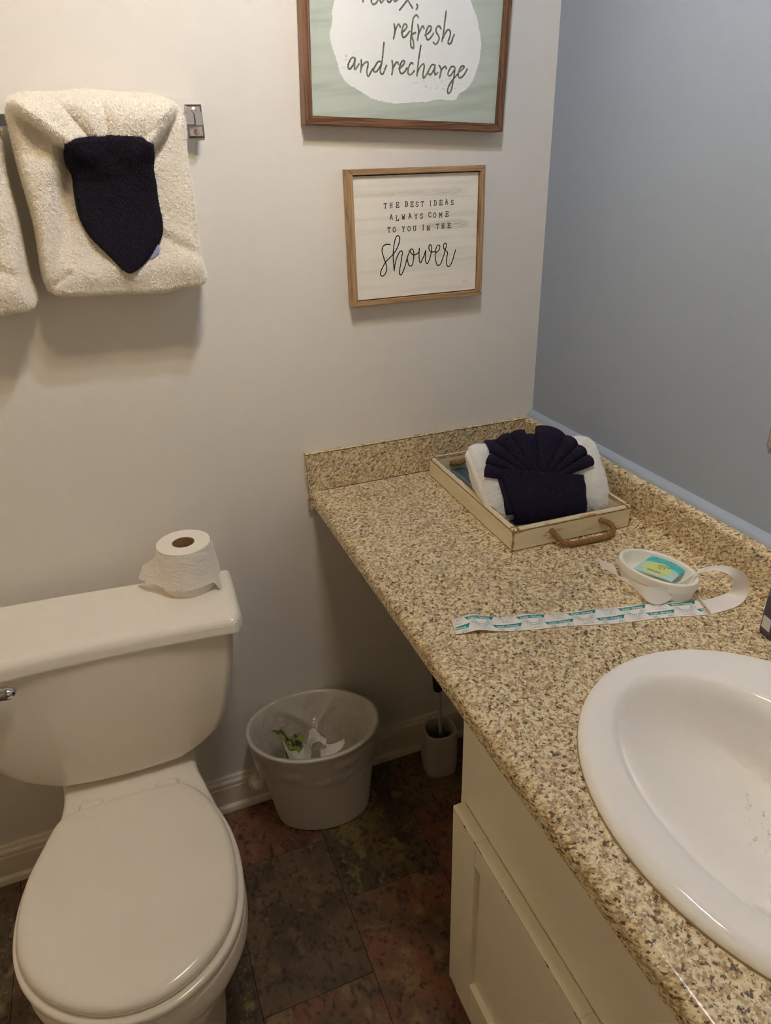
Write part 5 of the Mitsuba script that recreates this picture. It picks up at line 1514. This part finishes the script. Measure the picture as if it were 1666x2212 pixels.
def logo(cx, cy, full=True):
    """banner with the name, letters in an arc below it, a tan outer arc"""
    bw, bh = 0.0235, 0.0052
    ban = Polygon([(cx - bw, cy + 0.0012), (cx - bw + 0.0022, cy - bh / 2 + 0.0010), (cx - bw + 0.0042, cy - bh), (cx - 0.004, cy - bh + 0.0002), (cx + bw - 0.0032, cy - bh + 0.0012), (cx + bw - 0.0018, cy - bh / 2 + 0.0022), (cx + bw + 0.0008, cy + bh / 2 + 0.0018), (cx, cy + bh / 2 - 0.0006)])
    teal.append(subdiv_poly(ban, 0.00005))
    m = meshkit.text_mesh('Sani-Shield', 0.0042, 0.00005, True)
    m.apply_translation([-m.bounds[:, 0].mean(), -0.0021, 0])
    m.apply_scale([34.0e-3 / m.extents[0], 1, 1])
    white.append(xf(m, 1.5, (cx - 0.0002, cy - bh / 2 + 0.0006, 0)))
    teal.append(arc_text('SANITIZED', 0.0042, 0.0118, 196, 346, cx + 0.0015, cy - bh - 0.0005))
    ring_ = Point(cx + 0.0015, cy - bh - 0.0005).buffer(0.0153, quad_segs=14).difference(Point(cx + 0.0015, cy - bh - 0.0005).buffer(0.0149, quad_segs=14)).intersection(sbox(cx - 0.03, cy - 0.03, cx + 0.03, cy - bh - 0.001))
    teal.append(subdiv_poly(ring_, 0.00005))
    tan.append(arc_text('FOR YOUR PROTECTION', 0.0023, 0.0180, 192, 350, cx + 0.0015, cy - bh - 0.0005))


PIT = 0.0816
for k in range(-1, 6):
    logo(0.0423 + k * PIT, 0.0308)
    logo(0.0423 + (k + 0.5) * PIT, 0.0135)
    logo(0.0423 + (k + 0.5) * PIT, 0.0135 + 0.0346)
    for x, y in ((0.0423 + (k + 0.04) * PIT, 0.0036), (0.0423 + (k + 0.53) * PIT, 0.0208)):
        m = meshkit.text_mesh('www.sanishield.com', 0.0014, 0.00005)
        m.apply_translation([-m.bounds[:, 0].mean() + x, y, 0])
        grey.append(m)
for lst, key, m_, lf, lab in ((teal, 'teal_print', 'print_teal', 0.00035, 'teal banners and seals'), (white, 'lettering', 'paper_band', 0.00052, 'white banner lettering reading Sani-Shield'), (tan, 'tan_print', 'print_tan', 0.00035, 'small tan lettering in arcs'), (grey, 'address_line', 'print_grey', 0.00035, 'tiny grey address lines')):
    q_ = [clip_band(x) for x in lst]
    q_ = [x for x in q_ if x is not None]
    k = add('sanitary_paper_band__' + key, on_band(cat(*q_), lf), m_)
    part(k, lab)
    labels[k]['kind'] = 'stuff'

# ------------------------------------------------------------------ bottle and switch plate at the right edge
bo = np.array([-0.0690, -0.7905])
oct_ = [(r, z) for r, z in ((0.024, 0.0), (0.0275, 0.0025), (0.0285, 0.008), (0.0285, 0.060), (0.0275, 0.066), (0.020, 0.072), (0.011, 0.075), (0.0108, 0.080))]
b_ = lathe(oct_, 8, cap0=True, cap1=True)
add('lotion_bottle__body', xf(b_, 12, (bo[0], bo[1], H + 0.0003)), 'bottle_dark')
c_ = lathe([(0.0125, 0.0802), (0.0130, 0.082), (0.0130, 0.097), (0.0122, 0.0985)], 28, cap0=True, cap1=True)
add('lotion_bottle__cap', xf(c_, 0, (bo[0], bo[1], H + 0.0003)), 'dark_plastic', 40)
lb = []
for k in range(3, 5):
    a0, a1 = math.radians(12 + k * 45), math.radians(12 + (k + 1) * 45)
    p, q = np.array([math.cos(a0), math.sin(a0)]) * 0.0290, np.array([math.cos(a1), math.sin(a1)]) * 0.0290
    p, q = p * 0.88 + q * 0.12, p * 0.12 + q * 0.88
    A = np.array([[[*(bo + p), H + 0.014], [*(bo + p), H + 0.034]], [[*(bo + q), H + 0.014], [*(bo + q), H + 0.034]]])
    o = np.r_[(p + q) / np.linalg.norm(p + q), 0] * 0.0003
    lb.append(shell(A + o, A - o))
add('lotion_bottle__label', cat(*lb), 'bottle_label')
part('lotion_bottle__label', 'small pale label')
thing('lotion_bottle', 'dark faceted lotion bottle at the right edge of the photo behind the sink', 'bottle')
sp0 = -0.6465
add('switch_plate__plate', rbox(-0.0062, 0.0008, sp0 - 0.072, sp0, 1.0915, 1.2085, 0.0025, 12), 'steel_brushed', 40)
add('switch_plate__rocker', box(-0.0085, -0.0055, sp0 - 0.053, sp0 - 0.019, 1.117, 1.183, 0.001), 'white_plastic')
part('switch_plate__rocker', 'white rocker')
thing('switch_plate', 'metal switch plate cut off by the right edge on the blue wall', 'switch plate')

# ------------------------------------------------------------------ the ceiling fitting that lights the room (above the frame)
p0, p1 = np.array(BULBS[0][0]), np.array(BULBS[-1][0])
mid = (p0 + p1) / 2
ex = (p1 - p0) / np.linalg.norm(p1 - p0) * 0.06
zbar = 2.135
add('ceiling_light__bar', tube(np.array([[*(p0 - ex)[:2], zbar], [*mid[:2], zbar], [*(p1 + ex)[:2], zbar]]), 0.014, 16), 'steel_brushed', 40)
add('ceiling_light__stem', xf(trimesh.creation.cylinder(0.009, ZC - zbar - 0.01, sections=20), 0, (mid[0], mid[1], (ZC + zbar) / 2)), 'steel_brushed', 40)
add('ceiling_light__canopy', xf(lathe([(0.0, -0.03), (0.05, -0.028), (0.065, -0.015), (0.068, -0.0005)], 32), 0, (mid[0], mid[1], ZC)), 'steel_brushed', 40)
for c, col in BULBS:
    c = np.array(c)
    add('ceiling_light__socket', xf(trimesh.creation.cylinder(0.018, zbar - c[2] - BULB_R * 0.9, sections=24), 0, (c[0], c[1], (zbar + c[2] + BULB_R * 0.9) / 2)), 'white_plastic', 40)
    shd = lathe([(0.020, BULB_R * 0.9 + 0.012), (0.030, BULB_R * 0.9 + 0.010), (0.046, 0.012), (0.052, -0.004), (0.0505, -0.004), (0.0445, 0.012), (0.0285, BULB_R * 0.9 + 0.0085), (0.020, BULB_R * 0.9 + 0.0105)], 40)
    add('ceiling_light__shade', xf(shd, 0, (c[0], c[1], c[2])), 'dark_plastic', 40)
    s = trimesh.creation.icosphere(3, radius=BULB_R)
    s.apply_translation(c)
    k = add('ceiling_light__bulb', s, 'white_plastic', True)
    scene[k]['emitter'] = {'type': 'area', 'radiance': {'type': 'rgb', 'value': [BULB_GAIN * x for x in col]}}
thing('ceiling_light', 'three-bulb ceiling light bar above the toilet and counter', 'ceiling light')
